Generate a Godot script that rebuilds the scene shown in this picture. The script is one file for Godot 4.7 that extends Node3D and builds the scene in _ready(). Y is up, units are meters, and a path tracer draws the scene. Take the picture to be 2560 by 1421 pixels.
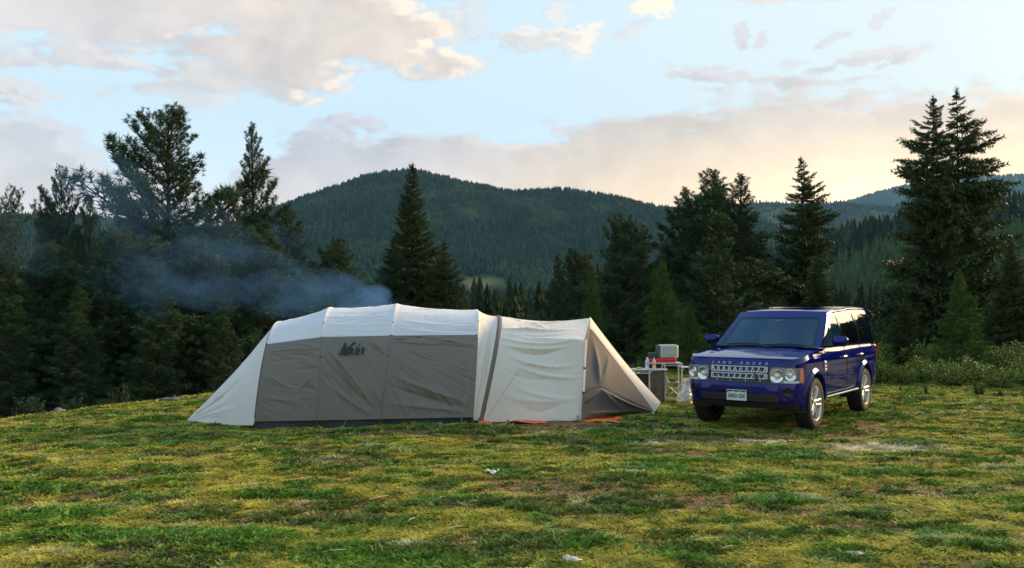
extends Node3D

# ---------------------------------------------------------------- helpers
var counts := {}
var rng := RandomNumberGenerator.new()
var n_lush := FastNoiseLite.new()
var n_patch := FastNoiseLite.new()
var n_fine := FastNoiseLite.new()
var n_sky := FastNoiseLite.new()
var n_sky2 := FastNoiseLite.new()
var n_ter := FastNoiseLite.new()
var M := {}


class MB:                                   # collects triangles; counter-clockwise seen from outside
	var v := PackedVector3Array()
	var c := PackedColorArray()
	var col := Color.WHITE
	func tri(a: Vector3, b: Vector3, d: Vector3) -> void:
		v.append(a)
		v.append(d)
		v.append(b)
		c.append(col)
		c.append(col)
		c.append(col)
	func quad(a: Vector3, b: Vector3, d: Vector3, e: Vector3) -> void:
		tri(a, b, d)
		tri(a, d, e)
	func otri(o: Vector3, a: Vector3, b: Vector3, d: Vector3) -> void:
		if (b - a).cross(d - a).dot((a + b + d) / 3.0 - o) < 0.0:
			tri(a, d, b)
		else:
			tri(a, b, d)
	func oquad(o: Vector3, a: Vector3, b: Vector3, d: Vector3, e: Vector3) -> void:
		otri(o, a, b, d)
		otri(o, a, d, e)
	func box(p: Vector3, s: Vector3, bev := 0.0, ba := Basis()) -> void:
		var h := s / 2.0
		var b: float = min(bev, min(h.x, min(h.y, h.z)) * 0.95)
		var k := func(x, y, z, ax):
			var q := Vector3(x * (h.x - (0.0 if ax == 0 else b)), y * (h.y - (0.0 if ax == 1 else b)), z * (h.z - (0.0 if ax == 2 else b)))
			return p + ba * q
		for g in [-1, 1]:
			oquad(p, k.call(g, -1, -1, 0), k.call(g, 1, -1, 0), k.call(g, 1, 1, 0), k.call(g, -1, 1, 0))
			oquad(p, k.call(-1, g, -1, 1), k.call(1, g, -1, 1), k.call(1, g, 1, 1), k.call(-1, g, 1, 1))
			oquad(p, k.call(-1, -1, g, 2), k.call(1, -1, g, 2), k.call(1, 1, g, 2), k.call(-1, 1, g, 2))
		if b > 0.0:
			for g in [-1, 1]:
				for j in [-1, 1]:
					oquad(p, k.call(g, j, -1, 0), k.call(g, j, 1, 0), k.call(g, j, 1, 1), k.call(g, j, -1, 1))
					oquad(p, k.call(g, -1, j, 0), k.call(g, 1, j, 0), k.call(g, 1, j, 2), k.call(g, -1, j, 2))
					oquad(p, k.call(-1, g, j, 1), k.call(1, g, j, 1), k.call(1, g, j, 2), k.call(-1, g, j, 2))
					for i in [-1, 1]:
						otri(p, k.call(g, j, i, 0), k.call(g, j, i, 1), k.call(g, j, i, 2))
	func tube(path: Array, radii: Array, sides := 8, caps := true) -> void:
		var rings := []
		var up := Vector3.UP
		for i in path.size():
			var d: Vector3 = (path[min(i + 1, path.size() - 1)] - path[max(i - 1, 0)]).normalized()
			if abs(d.dot(up)) > 0.95:
				up = Vector3.RIGHT if abs(d.x) < 0.9 else Vector3.BACK
			var s := d.cross(up).normalized()
			up = s.cross(d).normalized()
			var r: float = radii[min(i, radii.size() - 1)]
			var ring := []
			for k in sides:
				var a := TAU * k / sides
				ring.append(path[i] + (s * cos(a) + up * sin(a)) * r)
			rings.append(ring)
		for i in rings.size() - 1:
			for k in sides:
				var k2 := (k + 1) % sides
				quad(rings[i][k], rings[i][k2], rings[i + 1][k2], rings[i + 1][k])
		if caps:
			for k in range(1, sides - 1):
				tri(rings[0][0], rings[0][k + 1], rings[0][k])
				var l = rings[-1]
				tri(l[0], l[k], l[k + 1])
	func bar(a: Vector3, b: Vector3, r: float, sides := 6) -> void:
		tube([a, b], [r, r], sides)
	func lathe(prof: Array, sides: int, xf := Transform3D()) -> void:      # prof of (radius, height), round y
		for i in prof.size() - 1:
			for k in sides:
				var a := TAU * k / sides
				var b := TAU * (k + 1) / sides
				var p: Vector2 = prof[i]
				var q: Vector2 = prof[i + 1]
				quad(xf * Vector3(p.x * cos(a), p.y, p.x * sin(a)), xf * Vector3(q.x * cos(a), q.y, q.x * sin(a)), xf * Vector3(q.x * cos(b), q.y, q.x * sin(b)), xf * Vector3(p.x * cos(b), p.y, p.x * sin(b)))
	func grid(nu: int, nv: int, f: Callable, flip := false) -> void:
		var pts := []
		for i in nu + 1:
			var row := PackedVector3Array()
			for j in nv + 1:
				row.append(f.call(float(i) / nu, float(j) / nv))
			pts.append(row)
		for i in nu:
			for j in nv:
				if flip:
					quad(pts[i][j], pts[i][j + 1], pts[i + 1][j + 1], pts[i + 1][j])
				else:
					quad(pts[i][j], pts[i + 1][j], pts[i + 1][j + 1], pts[i][j + 1])
	func poly(pts: PackedVector2Array, f: Callable) -> void:
		var ix := Geometry2D.triangulate_polygon(pts)
		for k in range(0, ix.size(), 3):
			tri(f.call(pts[ix[k]]), f.call(pts[ix[k + 1]]), f.call(pts[ix[k + 2]]))
	func mesh(crease := 40.0, colors := false) -> ArrayMesh:
		var nv := PackedVector3Array()
		var nc := PackedColorArray()
		var fn := PackedVector3Array()
		for i in range(0, v.size(), 3):
			var n := (v[i + 2] - v[i]).cross(v[i + 1] - v[i])
			if n.length_squared() < 1e-16:
				continue
			nv.append(v[i])
			nv.append(v[i + 1])
			nv.append(v[i + 2])
			if colors:
				nc.append(c[i])
				nc.append(c[i + 1])
				nc.append(c[i + 2])
			fn.append(n)
		var nn := PackedVector3Array()
		nn.resize(nv.size())
		if crease <= 0.0:
			for i in nv.size():
				nn[i] = fn[i / 3].normalized()
		else:
			var at := {}
			for i in nv.size():
				var key := Vector3i((nv[i] * 5000.0).round())
				if at.has(key):
					at[key].append(i / 3)
				else:
					at[key] = [i / 3]
			var lim := cos(deg_to_rad(crease))
			var fu := PackedVector3Array()
			for n in fn:
				fu.append(n.normalized())
			for i in nv.size():
				var s := Vector3.ZERO
				var me := fu[i / 3]
				for f in at[Vector3i((nv[i] * 5000.0).round())]:
					if fu[f].dot(me) > lim:
						s += fn[f]
				nn[i] = s.normalized()
		var a := []
		a.resize(Mesh.ARRAY_MAX)
		a[Mesh.ARRAY_VERTEX] = nv
		a[Mesh.ARRAY_NORMAL] = nn
		if colors:
			a[Mesh.ARRAY_COLOR] = nc
		var m := ArrayMesh.new()
		m.add_surface_from_arrays(Mesh.PRIMITIVE_TRIANGLES, a)
		return m


func numbered(called: String) -> String:
	counts[called] = counts.get(called, -1) + 1
	return called if counts[called] == 0 else "%s_%03d" % [called, counts[called]]


func tag(o: Node3D, label := "", category := "", group := "", kind := "") -> Node3D:
	for p in [["label", label], ["category", category], ["group", group], ["kind", kind]]:
		if p[1] != "":
			o.set_meta(p[0], p[1])
	return o


func thing(called: String, label: String, category: String, at := Vector3.ZERO, turn := 0.0, group := "") -> Node3D:
	var o := Node3D.new()
	o.name = numbered(called)
	add_child(o)
	o.position = at
	o.rotation.y = turn
	return tag(o, label, category, group)


func obj(called: String, mesh: Mesh, mat: Material, parent: Node = self) -> MeshInstance3D:
	var o := MeshInstance3D.new()
	o.name = numbered(called) if parent == self else called
	o.mesh = mesh
	o.material_override = mat
	parent.add_child(o, true)
	return o


func sub(called: String, parent: Node, at := Vector3.ZERO) -> Node3D:
	var o := Node3D.new()
	o.name = called
	parent.add_child(o, true)
	o.position = at
	return o


func lin(r: float, g: float, b: float, a := 1.0) -> Color:          # a real-world (linear) base colour
	return Color(r, g, b, a).linear_to_srgb()


func mat(col: Color, rough := 0.8, metal := 0.0, extra := {}) -> StandardMaterial3D:
	var m := StandardMaterial3D.new()
	m.albedo_color = col
	m.roughness = rough
	m.metallic = metal
	for k in extra:
		m.set(k, extra[k])
	return m


func noise_tex(seed_: int, freq: float, size: int, ramp: Array, octaves := 5, kind := FastNoiseLite.TYPE_SIMPLEX_SMOOTH) -> NoiseTexture2D:
	var n := FastNoiseLite.new()
	n.seed = seed_
	n.frequency = freq
	n.noise_type = kind
	n.fractal_octaves = octaves
	var t := NoiseTexture2D.new()
	t.width = size
	t.height = size
	t.seamless = true
	t.noise = n
	if ramp.size():
		var g := Gradient.new()
		var offs := PackedFloat32Array()
		var cols := PackedColorArray()
		for r in ramp:
			offs.append(r[0])
			cols.append(r[1])
		g.offsets = offs
		g.colors = cols
		t.color_ramp = g
	return t


func sstep(a: float, b: float, x: float) -> float:
	return smoothstep(a, b, x)


func bell(x: float, z: float, cx: float, cz: float, rx: float, rz: float) -> float:
	return exp(-(pow((x - cx) / rx, 2.0) + pow((z - cz) / rz, 2.0)))


# ---------------------------------------------------------------- sky
const BANK := [[-180.0, 11.0], [-120.0, 14.0], [-80.0, 10.0], [-38.7, 13.0], [-31.4, 12.6], [-28.5, 12.0], [-26.5, 11.0], [-24.3, 9.6], [-20.9, 9.2], [-18.0, 9.6], [-15.7, 11.7], [-13.4, 12.9], [-11.0, 13.3], [-8.7, 12.2], [-7.3, 12.1], [-3.5, 12.4], [0.5, 12.3], [4.6, 12.6], [7.3, 13.6], [11.3, 14.0], [13.9, 14.9], [16.5, 15.0], [21.3, 14.9], [25.9, 14.5], [29.1, 13.9], [31.4, 13.0], [37.7, 10.4], [60.0, 5.0], [90.0, 9.0], [130.0, 13.0], [180.0, 11.0]]
# clouds: azimuth, elevation, half width, half height (degrees), tilt, strength, warmth
const CLOUDS := [
	[-36.0, 20.5, 16.0, 7.0, 0.0, 1.0, 0.1], [-26.0, 21.0, 13.0, 6.6, -0.03, 1.0, 0.3], [-15.5, 20.5, 10.0, 6.2, -0.10, 1.0, 0.75], [-9.3, 18.9, 6.6, 3.9, -0.2, 1.0, 0.95], [-17.5, 15.6, 5.0, 2.3, 0.0, 0.7, 0.8],
	[-20.0, 14.0, 3.4, 1.2, 0.0, 0.55, 0.7], [-31.0, 13.0, 2.6, 1.0, -0.2, 0.75, 0.1], [-24.0, 26.5, 22.0, 4.5, 0.0, 1.0, 0.4],
	[2.2, 18.4, 3.6, 0.9, 0.0, 0.7, 0.8], [5.0, 18.3, 1.3, 1.1, 0.4, 0.7, 1.0], [3.0, 20.0, 0.9, 0.9, 0.2, 0.5, 0.8], [-3.0, 19.0, 1.6, 1.8, 0.5, 0.35, 0.7], [-3.5, 21.5, 2.6, 1.2, 0.0, 0.4, 0.9],
	[8.9, 20.2, 0.9, 0.65, 0.0, 0.9, 1.4], [10.2, 20.1, 0.9, 0.65, 0.0, 0.9, 1.4], [8.0, 18.7, 1.3, 0.5, 0.5, 0.45, 0.2],
	[15.5, 17.9, 0.6, 0.9, 0.0, 0.75, 0.0], [16.7, 17.6, 0.6, 0.6, 0.3, 0.65, 0.0], [21.2, 17.2, 1.1, 0.35, 0.3, 0.6, 0.0], [24.0, 18.0, 0.8, 0.5, 0.4, 0.55, 0.0], [23.5, 15.9, 2.6, 0.5, 0.05, 0.6, 0.1], [25.4, 15.7, 1.6, 0.4, 0.3, 0.55, 0.1],
	[18.2, 20.3, 3.4, 0.7, 0.05, 0.8, 0.7], [22.5, 20.4, 3.6, 0.9, 0.05, 0.9, 0.5], [28.5, 19.8, 3.4, 1.0, 0.0, 0.95, 1.0], [13.6, 15.7, 2.9, 0.6, -0.15, 0.8, 0.05], [18.4, 16.0, 1.0, 0.35, -0.2, 0.5, 0.0], [20.0, 15.3, 0.8, 0.3, 0.0, 0.5, 0.0]]
# openings in the low bank: azimuth, elevation, half width, half height
const GAPS := [[-10.6, 11.9, 0.8, 0.5], [8.5, 11.6, 1.3, 0.5], [12.0, 12.0, 0.9, 0.45], [14.3, 13.6, 1.8, 0.4], [19.0, 11.5, 1.5, 0.35], [1.4, 11.8, 0.8, 0.3], [-27.3, 9.2, 0.9, 0.5], [-30.6, 10.7, 0.9, 0.4]]
const SUN_AZ := 55.0


func bank_top(az: float) -> float:
	for i in BANK.size() - 1:
		if az <= BANK[i + 1][0]:
			var t: float = (az - BANK[i][0]) / (BANK[i + 1][0] - BANK[i][0])
			return lerp(BANK[i][1], BANK[i + 1][1], t)
	return BANK[-1][1]


func cloud_at(az: float, el: float, d: Vector3) -> Vector3:       # (cover, warmth, height in the low bank)
	var q := Vector3(d.x, d.y * 2.6, d.z)
	var f := n_sky.get_noise_3dv(q * 300.0)
	var g := n_sky2.get_noise_3dv(q * 300.0)
	var cover := 0.0
	var warm := 0.0
	var wsum := 0.0001
	for k in CLOUDS:
		var dx: float = (az - k[0]) * cos(deg_to_rad(el))
		var dy: float = el - k[1]
		if abs(dx) > k[2] * 2.0 or abs(dy) > k[3] * 2.0 + k[2] * 0.3:
			continue
		dy -= dx * k[4]
		var m: float = 1.0 - sqrt(pow(dx / k[2], 2.0) + pow(dy / k[3], 2.0))
		m = m * 1.45 + (f * 0.85 + g * 0.35 if k[3] > 1.15 else f * 0.25 + g * 0.8 + 0.9 * n_sky2.get_noise_3dv(q * 800.0 + Vector3(5, 3, 8)))
		var a: float = sstep(0.0, 0.5, m) * minf(1.0, k[5] * (1.35 if k[6] < 0.3 else 1.0))
		cover = 1.0 - (1.0 - cover) * (1.0 - a)
		warm += a * k[6]
		wsum += a
	# the open sky away from the view holds scattered clouds of the same kind
	var away := maxf(sstep(32.0, 46.0, abs(az)), sstep(26.0, 36.0, el))
	if away > 0.0:
		var p := Vector3(d.x, 0.0, d.z) / (d.y + 0.22)
		var h := n_sky.get_noise_3dv(p * 24.0 + Vector3(31, 7, 3)) + 0.4 * n_sky2.get_noise_3dv(p * 40.0)
		var a2 := sstep(0.02, 0.4, h) * away * 0.9 * (1.0 - 0.75 * sstep(38.0, 60.0, el))
		cover = 1.0 - (1.0 - cover) * (1.0 - a2)
		warm += a2 * 0.45
		wsum += a2
	var top := bank_top(az)
	var bm := (top - el) / 2.2 + f * 1.0 + g * 0.5
	for k in GAPS:
		bm -= 1.15 * exp(-pow((az - k[0]) / k[2], 2.0) - pow((el - k[1]) / k[3], 2.0)) * clampf(0.35 + f * 2.2 + g * 1.5, 0.0, 1.4)
	var b := sstep(0.0, 0.5, bm)
	cover = 1.0 - (1.0 - cover) * (1.0 - b * 0.93)
	warm = warm / wsum
	return Vector3(cover, warm * (1.0 - b), b)


func sky_color(d: Vector3, fine: bool) -> Color:
	var el := rad_to_deg(asin(clampf(d.y, -1.0, 1.0)))
	var az := rad_to_deg(atan2(d.x, -d.z))
	el = maxf(el, 0.3)
	var toward := 0.5 + 0.5 * cos(deg_to_rad(az - SUN_AZ))
	# clear air
	var blue := Vector3(0.63, 0.80, 0.92).lerp(Vector3(0.24, 0.50, 0.92), sstep(14.0, 60.0, el))
	blue = blue.lerp(Vector3(0.77, 0.865, 0.88), sstep(0.72, 0.99, toward) * (1.0 - sstep(20.0, 60.0, el)))
	var low := Vector3(0.86, 0.80, 0.78).lerp(Vector3(1.0, 0.83, 0.62), sstep(0.55, 0.92, toward))
	var c := blue.lerp(low, 1.0 - sstep(1.0, 13.0, el))
	# clouds
	var k := cloud_at(az, el, d)
	var shade := 0.5
	if fine:
		var e := deg_to_rad(1.1)
		var to_sun := Vector3(sin(deg_to_rad(SUN_AZ)), 0.25, -cos(deg_to_rad(SUN_AZ)))
		var d2 := (d + to_sun * e).normalized()
		var k2 := cloud_at(az + 1.4, el + 0.35, d2)
		shade = clampf(0.5 + (k.x - k2.x) * 0.9 + n_sky2.get_noise_3dv(d * 200.0) * 0.35 + n_sky.get_noise_3dv(d * 120.0 + Vector3(9, 5, 1)) * 0.9, 0.0, 1.0)
	var dark := Vector3(0.50, 0.485, 0.515).lerp(Vector3(0.64, 0.565, 0.535), clampf(k.y, 0.0, 1.0))
	var lit := Vector3(0.72, 0.70, 0.73).lerp(Vector3(1.06, 0.89, 0.72), clampf(k.y, 0.0, 1.3))
	var cl := dark.lerp(lit, shade)
	# the low bank turns from lavender grey at its top to peach at the horizon, warmer towards the sunset
	var rise := sstep(2.0, 12.0, el)
	var bank := Vector3(0.91, 0.695, 0.57).lerp(Vector3(0.57, 0.545, 0.59), rise)
	bank = bank.lerp(Vector3(0.75, 0.755, 0.79), (1.0 - sstep(0.35, 0.72, toward)) * (0.35 + 0.65 * (1.0 - rise)))
	bank = bank.lerp(Vector3(1.12, 0.80, 0.48).lerp(Vector3(0.63, 0.575, 0.555), sstep(7.0, 15.0, el)), sstep(0.68, 0.9, toward))
	bank *= 0.84 + 0.32 * shade
	cl = cl.lerp(bank, k.z)
	c = c.lerp(cl, k.x)
	# glow of the sun that has just gone behind the hills
	var sd := Vector3(sin(deg_to_rad(SUN_AZ)) * cos(0.09), sin(0.09), -cos(deg_to_rad(SUN_AZ)) * cos(0.09))
	var ang := rad_to_deg(d.angle_to(sd))
	c += Vector3(1.0, 0.74, 0.38) * (8.0 * exp(-pow(ang / 9.0, 2.0)) + 0.75 * exp(-pow(ang / 18.0, 2.0)))
	c += Vector3(0.62, 0.48, 0.20) * exp(-pow((az - 26.0) / 8.0, 2.0) - pow((el - 6.0) / 3.2, 2.0))
	c *= 0.67 * (1.0 + 0.28 * (1.0 - sstep(2.0, 14.0, el)))
	return Color(c.x, c.y, c.z)


func sky_rows(w: int, h: int, x0: int, y0: int, nx: int, ny: int, fine: bool) -> Image:
	var rows := []
	rows.resize(ny)
	var job := func(j: int) -> void:
		var row := PackedFloat32Array()
		row.resize(nx * 3)
		var el := PI / 2.0 - PI * (y0 + j + 0.5) / h
		for i in nx:
			var az := TAU * (x0 + i + 0.5) / w
			var cc := sky_color(Vector3(sin(az) * cos(el), sin(el), -cos(az) * cos(el)), fine)
			row[i * 3] = cc.r
			row[i * 3 + 1] = cc.g
			row[i * 3 + 2] = cc.b
		rows[j] = row.to_byte_array()
	var id := WorkerThreadPool.add_group_task(job, ny)
	WorkerThreadPool.wait_for_group_task_completion(id)
	var all := PackedByteArray()
	for r in rows:
		all.append_array(r)
	return Image.create_from_data(nx, ny, false, Image.FORMAT_RGBF, all)


func make_sky() -> PanoramaSkyMaterial:
	var low := sky_rows(512, 256, 0, 0, 512, 256, false)
	low.resize(4096, 2048, Image.INTERPOLATE_CUBIC)
	# the part in view at full fineness, with its neighbourhood
	var y0 := 1024 - 400
	var near := sky_rows(4096, 2048, -460, y0, 920, 410, true)
	low.blit_rect(near, Rect2i(460, 0, 460, 410), Vector2i(0, y0))
	low.blit_rect(near, Rect2i(0, 0, 460, 410), Vector2i(4096 - 460, y0))
	var p := PanoramaSkyMaterial.new()
	p.panorama = ImageTexture.create_from_image(low)
	return p


# ---------------------------------------------------------------- ground and hills
# ridge lines: half width of the slope, then points (x, height, z)
const RIDGES := [
	[620.0, [Vector3(-900, 30, -1450), Vector3(-614, 94, -1500), Vector3(-514, 130, -1500), Vector3(-393, 181.6, -1500), Vector3(-321, 208.7, -1500), Vector3(-250, 235.8, -1500), Vector3(-164, 245.8, -1500), Vector3(-114, 240, -1500), Vector3(-57, 221.6, -1500), Vector3(0, 208.7, -1500), Vector3(71, 208.7, -1500), Vector3(114, 206.6, -1500), Vector3(157, 201.6, -1500), Vector3(214, 188.7, -1500), Vector3(286, 180, -1500), Vector3(371, 162, -1500), Vector3(478.6, 123, -1500), Vector3(700, 60, -1500)]],
	[700.0, [Vector3(137, 203, -2400), Vector3(366, 271.5, -2400), Vector3(594, 303.5, -2400), Vector3(709, 314, -2400), Vector3(823, 308, -2400), Vector3(937, 308, -2400), Vector3(1051, 292, -2400), Vector3(1280, 311.5, -2400), Vector3(1463, 326, -2400), Vector3(1737, 340, -2400), Vector3(2600, 360, -2000)]],
	[1100.0, [Vector3(1200, 440, -4500), Vector3(1650, 561, -4500), Vector3(1757, 591, -4500), Vector3(1886, 629, -4500), Vector3(2057, 676.6, -4500), Vector3(2250, 706.6, -4500), Vector3(2486, 732, -4500), Vector3(2743, 741, -4500), Vector3(3043, 754, -4500), Vector3(3471, 711, -4500), Vector3(4328, 604, -4500)]],
	[520.0, [Vector3(-1700, 150, -300), Vector3(-1200, 140, -700), Vector3(-849, 125, -900), Vector3(-677, 112.6, -900), Vector3(-591, 99.7, -900), Vector3(-523, 95, -900), Vector3(-463, 93, -900), Vector3(-399, 92, -900), Vector3(-334, 86, -900), Vector3(-270, 67.6, -900), Vector3(-150, 20, -900)]],
	[300.0, [Vector3(100, 2, -430), Vector3(127, 14.6, -430), Vector3(147, 24.8, -430), Vector3(160, 31, -430), Vector3(197, 39, -430), Vector3(229, 45.7, -430), Vector3(262, 51.4, -430), Vector3(311, 57.6, -430), Vector3(393, 63.7, -430), Vector3(557, 65.8, -400), Vector3(900, 80, -100), Vector3(900, 80, 500)]]]


func meadow_edge(x: float) -> float:
	if x < -8.6:
		return lerp(12.0, 14.3, clampf((x + 16.0) / 7.4, 0.0, 1.0))
	if x < -6.6:
		return lerp(14.3, 18.9, (x + 8.6) / 2.0)
	return lerp(18.9, 27.0, clampf((x + 6.6) / 12.0, 0.0, 1.0))


func height(x: float, z: float) -> float:
	var r := sqrt(x * x + z * z)
	var y := 0.0
	if r < 60.0:
		var fade := 1.0 - sstep(40.0, 60.0, r)
		y += (n_lush.get_noise_2d(x * 6.0, z * 6.0) * 0.035 + n_patch.get_noise_2d(x * 30.0, z * 30.0) * 0.022) * fade
		y += 0.06 * sstep(-4.2, -1.0, x) * (1.0 - sstep(2.0, 3.2, x)) * exp(-pow((z + 13.6) / 3.0, 2.0))
	var off := maxf(0.0, -z - meadow_edge(x))
	off = maxf(off, maxf(0.0, -x - 14.0))
	var right := sstep(6.0, 16.0, x)
	var drop: float = lerp(24.0, 9.0, right)
	var slope: float = lerp(0.17, 0.035, right)
	y -= drop * (1.0 - exp(-off * slope / drop))
	if r > 120.0:
		var p := Vector2(x, z)
		for rd in RIDGES:
			var best := 1e9
			var hh := 0.0
			var pts: Array = rd[1]
			var w: float = rd[0]
			if absf(z - pts[2].z) > w * 3.0 and x < 500.0:
				continue
			for i in pts.size() - 1:
				var a := Vector2(pts[i].x, pts[i].z)
				var b := Vector2(pts[i + 1].x, pts[i + 1].z)
				var ab := b - a
				var t := clampf((p - a).dot(ab) / ab.length_squared(), 0.0, 1.0)
				var q := (a + ab * t).distance_squared_to(p)
				if q < best:
					best = q
					hh = lerp(pts[i].y, pts[i + 1].y, t)
			var f := exp(-best / (w * w) * 1.2)
			var rough := n_ter.get_noise_2d(x * 0.3, z * 0.3) * (1.0 - exp(-best / (w * w) * 9.0))
			y = maxf(y, (hh + 24.0) * f * (1.0 + 0.16 * rough) - 24.0)
	return y


# where the grass is lush, bare or straw: world places of the meadow patches; one bare entry paints the car shadow
const LUSH := [[-0.95, -6.25, 1.1, 0.33], [-2.4, -6.6, 0.9, 0.35], [-3.3, -6.75, 0.75, 0.28], [-4.2, -7.4, 0.8, 0.3], [-1.2, -7.2, 0.5, 0.2], [-0.5, -7.9, 0.7, 0.2], [0.35, -6.6, 0.6, 0.25], [-4.9, -8.6, 0.8, 0.3], [0.9, -7.6, 0.5, 0.2], [2.6, -8.0, 0.5, 0.2], [3.4, -10.4, 0.9, 0.25], [1.6, -9.6, 0.7, 0.25], [5.6, -14.6, 1.4, 0.5], [0.5, -11.7, 0.6, 0.2], [-2.3, -8.3, 0.6, 0.2]]
const BARE_AND_SHADOW := [[0.75, -8.55, 0.98, 0.7], [0.2, -7.8, 1.04, 0.35], [-1.5, -7.3, 0.91, 0.42], [-1.7, -7.9, 0.65, 0.35], [-0.2, -6.5, 0.59, 0.49], [-2.0, -9.9, 1.04, 0.35], [-4.1, -10.6, 0.78, 0.28], [1.6, -7.9, 0.78, 0.42], [2.4, -7.6, 0.65, 0.28], [-1.0, -12.3, 2.34, 0.49], [1.0, -12.8, 2.08, 0.56], [2.6, -11.9, 1.3, 0.56], [-5.4, -8.2, 0.91, 0.42], [-4.4, -9.1, 0.78, 0.28], [4.0, -8.4, 1.04, 0.35], [3.0, -7.0, 0.78, 0.28], [-2.6, -5.9, 1.04, 0.21], [4.4, -12.6, 1.56, 0.7], [5.5, -6.9, 0.91, 0.35]]  # the entry beside the car paints its shadow as soil colour
const STRAW := [[4.85, -11.15, 0.85, 0.34], [3.6, -11.75, 0.45, 0.16], [1.9, -11.4, 0.3, 0.14]]


func meadow(x: float, z: float) -> Vector3:                  # (lush, bare with the painted car shadow, straw)
	var l := n_lush.get_noise_2d(x * 16.0, z * 20.0) * 0.7 + n_patch.get_noise_2d(x * 50.0, z * 62.0) * 0.75
	var lush := sstep(-0.05, 0.55, l)
	for k in LUSH:
		lush = maxf(lush, sstep(0.25, 0.7, bell(x, z, k[0], k[1], k[2], k[3]) + l * 0.35))
	var b := n_patch.get_noise_2d(x * 16.0 + 300.0, z * 30.0) + n_lush.get_noise_2d(x * 70.0, z * 110.0) * 0.45
	var bare := sstep(0.04, 0.34, b)
	for k in BARE_AND_SHADOW:
		bare = maxf(bare, sstep(0.25, 0.65, bell(x, z, k[0], k[1], k[2], k[3]) + b * 0.45))
	var straw := sstep(0.25, 0.7, n_patch.get_noise_2d(x * 24.0 - 500.0, z * 44.0) + 0.4 * n_lush.get_noise_2d(x * 90.0, z * 160.0)) * 0.4
	for k in STRAW:
		straw = maxf(straw, sstep(0.2, 0.7, bell(x, z, k[0], k[1], k[2], k[3]) + n_patch.get_noise_2d(x * 90.0, z * 120.0) * 0.35))
	return Vector3(lush, bare * (1.0 - straw), straw)


func soil_color(x: float, z: float) -> Color:
	var m := meadow(x, z)
	var c := Vector3(0.26, 0.215, 0.035).lerp(Vector3(0.08, 0.20, 0.014), m.x * 0.85)
	c = c.lerp(Vector3(0.225, 0.145, 0.075), m.y)
	c = c.lerp(Vector3(0.88, 0.77, 0.52), m.z)
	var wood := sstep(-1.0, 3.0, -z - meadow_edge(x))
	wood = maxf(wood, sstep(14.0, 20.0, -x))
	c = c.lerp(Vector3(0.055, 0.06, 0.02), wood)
	return Color(c.x, c.y, c.z)


func wood_tone(x: float, z: float) -> float:               # 0 dark old forest, 1 light young growth
	var r := sqrt(x * x + z * z)
	var t := n_ter.get_noise_2d(x * 0.55, z * 0.55) * 1.4 + n_ter.get_noise_2d(x * 2.2 + 70.0, z * 2.2) * 0.5
	t = sstep(-0.1, 0.35, t)
	if x > 60.0 and r < 420.0:
		t = maxf(t, 0.75)
	return t


func make_ground() -> void:
	var radii := PackedFloat32Array([0.0])
	var r := 1.2
	while r < 5300.0:
		radii.append(r)
		r *= 1.024 if r < 30.0 else 1.04
	var angs := PackedFloat32Array()
	var a := -180.0
	while a < 180.0:
		angs.append(a)
		a += 0.3 if absf(a + 0.1) < 38.0 else 3.0
	var na := angs.size()
	var nr := radii.size()
	var vv := PackedVector3Array()
	var cc := PackedColorArray()
	vv.resize(na * nr)
	cc.resize(na * nr)
	var job := func(i: int) -> void:
		for j in na:
			var az := deg_to_rad(angs[j])
			var x := sin(az) * radii[i]
			var z := -cos(az) * radii[i]
			vv[i * na + j] = Vector3(x, height(x, z), z)
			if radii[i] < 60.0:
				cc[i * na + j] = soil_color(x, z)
			else:
				var c := Color(0.022, 0.032, 0.014).lerp(Color(0.06, 0.085, 0.028), wood_tone(x, z))
				if pow((x + 27.0) / 26.0, 2.0) + pow((z + 812.0 + x * 0.2) / 26.0, 2.0) + 0.5 * n_ter.get_noise_2d(x * 9.0, z * 9.0) < 1.0:
					c = Color(0.15, 0.16, 0.065)
				cc[i * na + j] = c
	for i in nr:
		job.call(i)
	var ix := PackedInt32Array()
	for i in nr - 1:
		for j in na:
			var j2 := (j + 1) % na
			ix.append_array(PackedInt32Array([i * na + j, (i + 1) * na + j, (i + 1) * na + j2, i * na + j, (i + 1) * na + j2, i * na + j2]))
	var arr := []
	arr.resize(Mesh.ARRAY_MAX)
	arr[Mesh.ARRAY_VERTEX] = vv
	arr[Mesh.ARRAY_COLOR] = cc
	arr[Mesh.ARRAY_INDEX] = ix
	var st := SurfaceTool.new()
	st.create_from_arrays(arr)
	st.generate_normals()
	var m := mat(Color.WHITE, 0.95, 0.0, {"vertex_color_use_as_albedo": true, "uv1_triplanar": true, "uv1_world_triplanar": true, "uv1_scale": Vector3.ONE * 0.45, "metallic_specular": 0.2})
	m.albedo_texture = noise_tex(5, 0.02, 1024, [[0.0, Color(0.62, 0.58, 0.52)], [0.45, Color(0.85, 0.85, 0.82)], [0.6, Color(0.97, 0.97, 0.95)], [1.0, Color(1, 1, 1)]], 6)
	m.heightmap_enabled = true
	m.heightmap_texture = noise_tex(9, 0.03, 1024, [], 6)
	m.heightmap_scale = 3.0
	tag(obj("ground", st.commit(), m), "mown grassy clearing that drops to a forested valley and hills", "", "", "structure")


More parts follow.
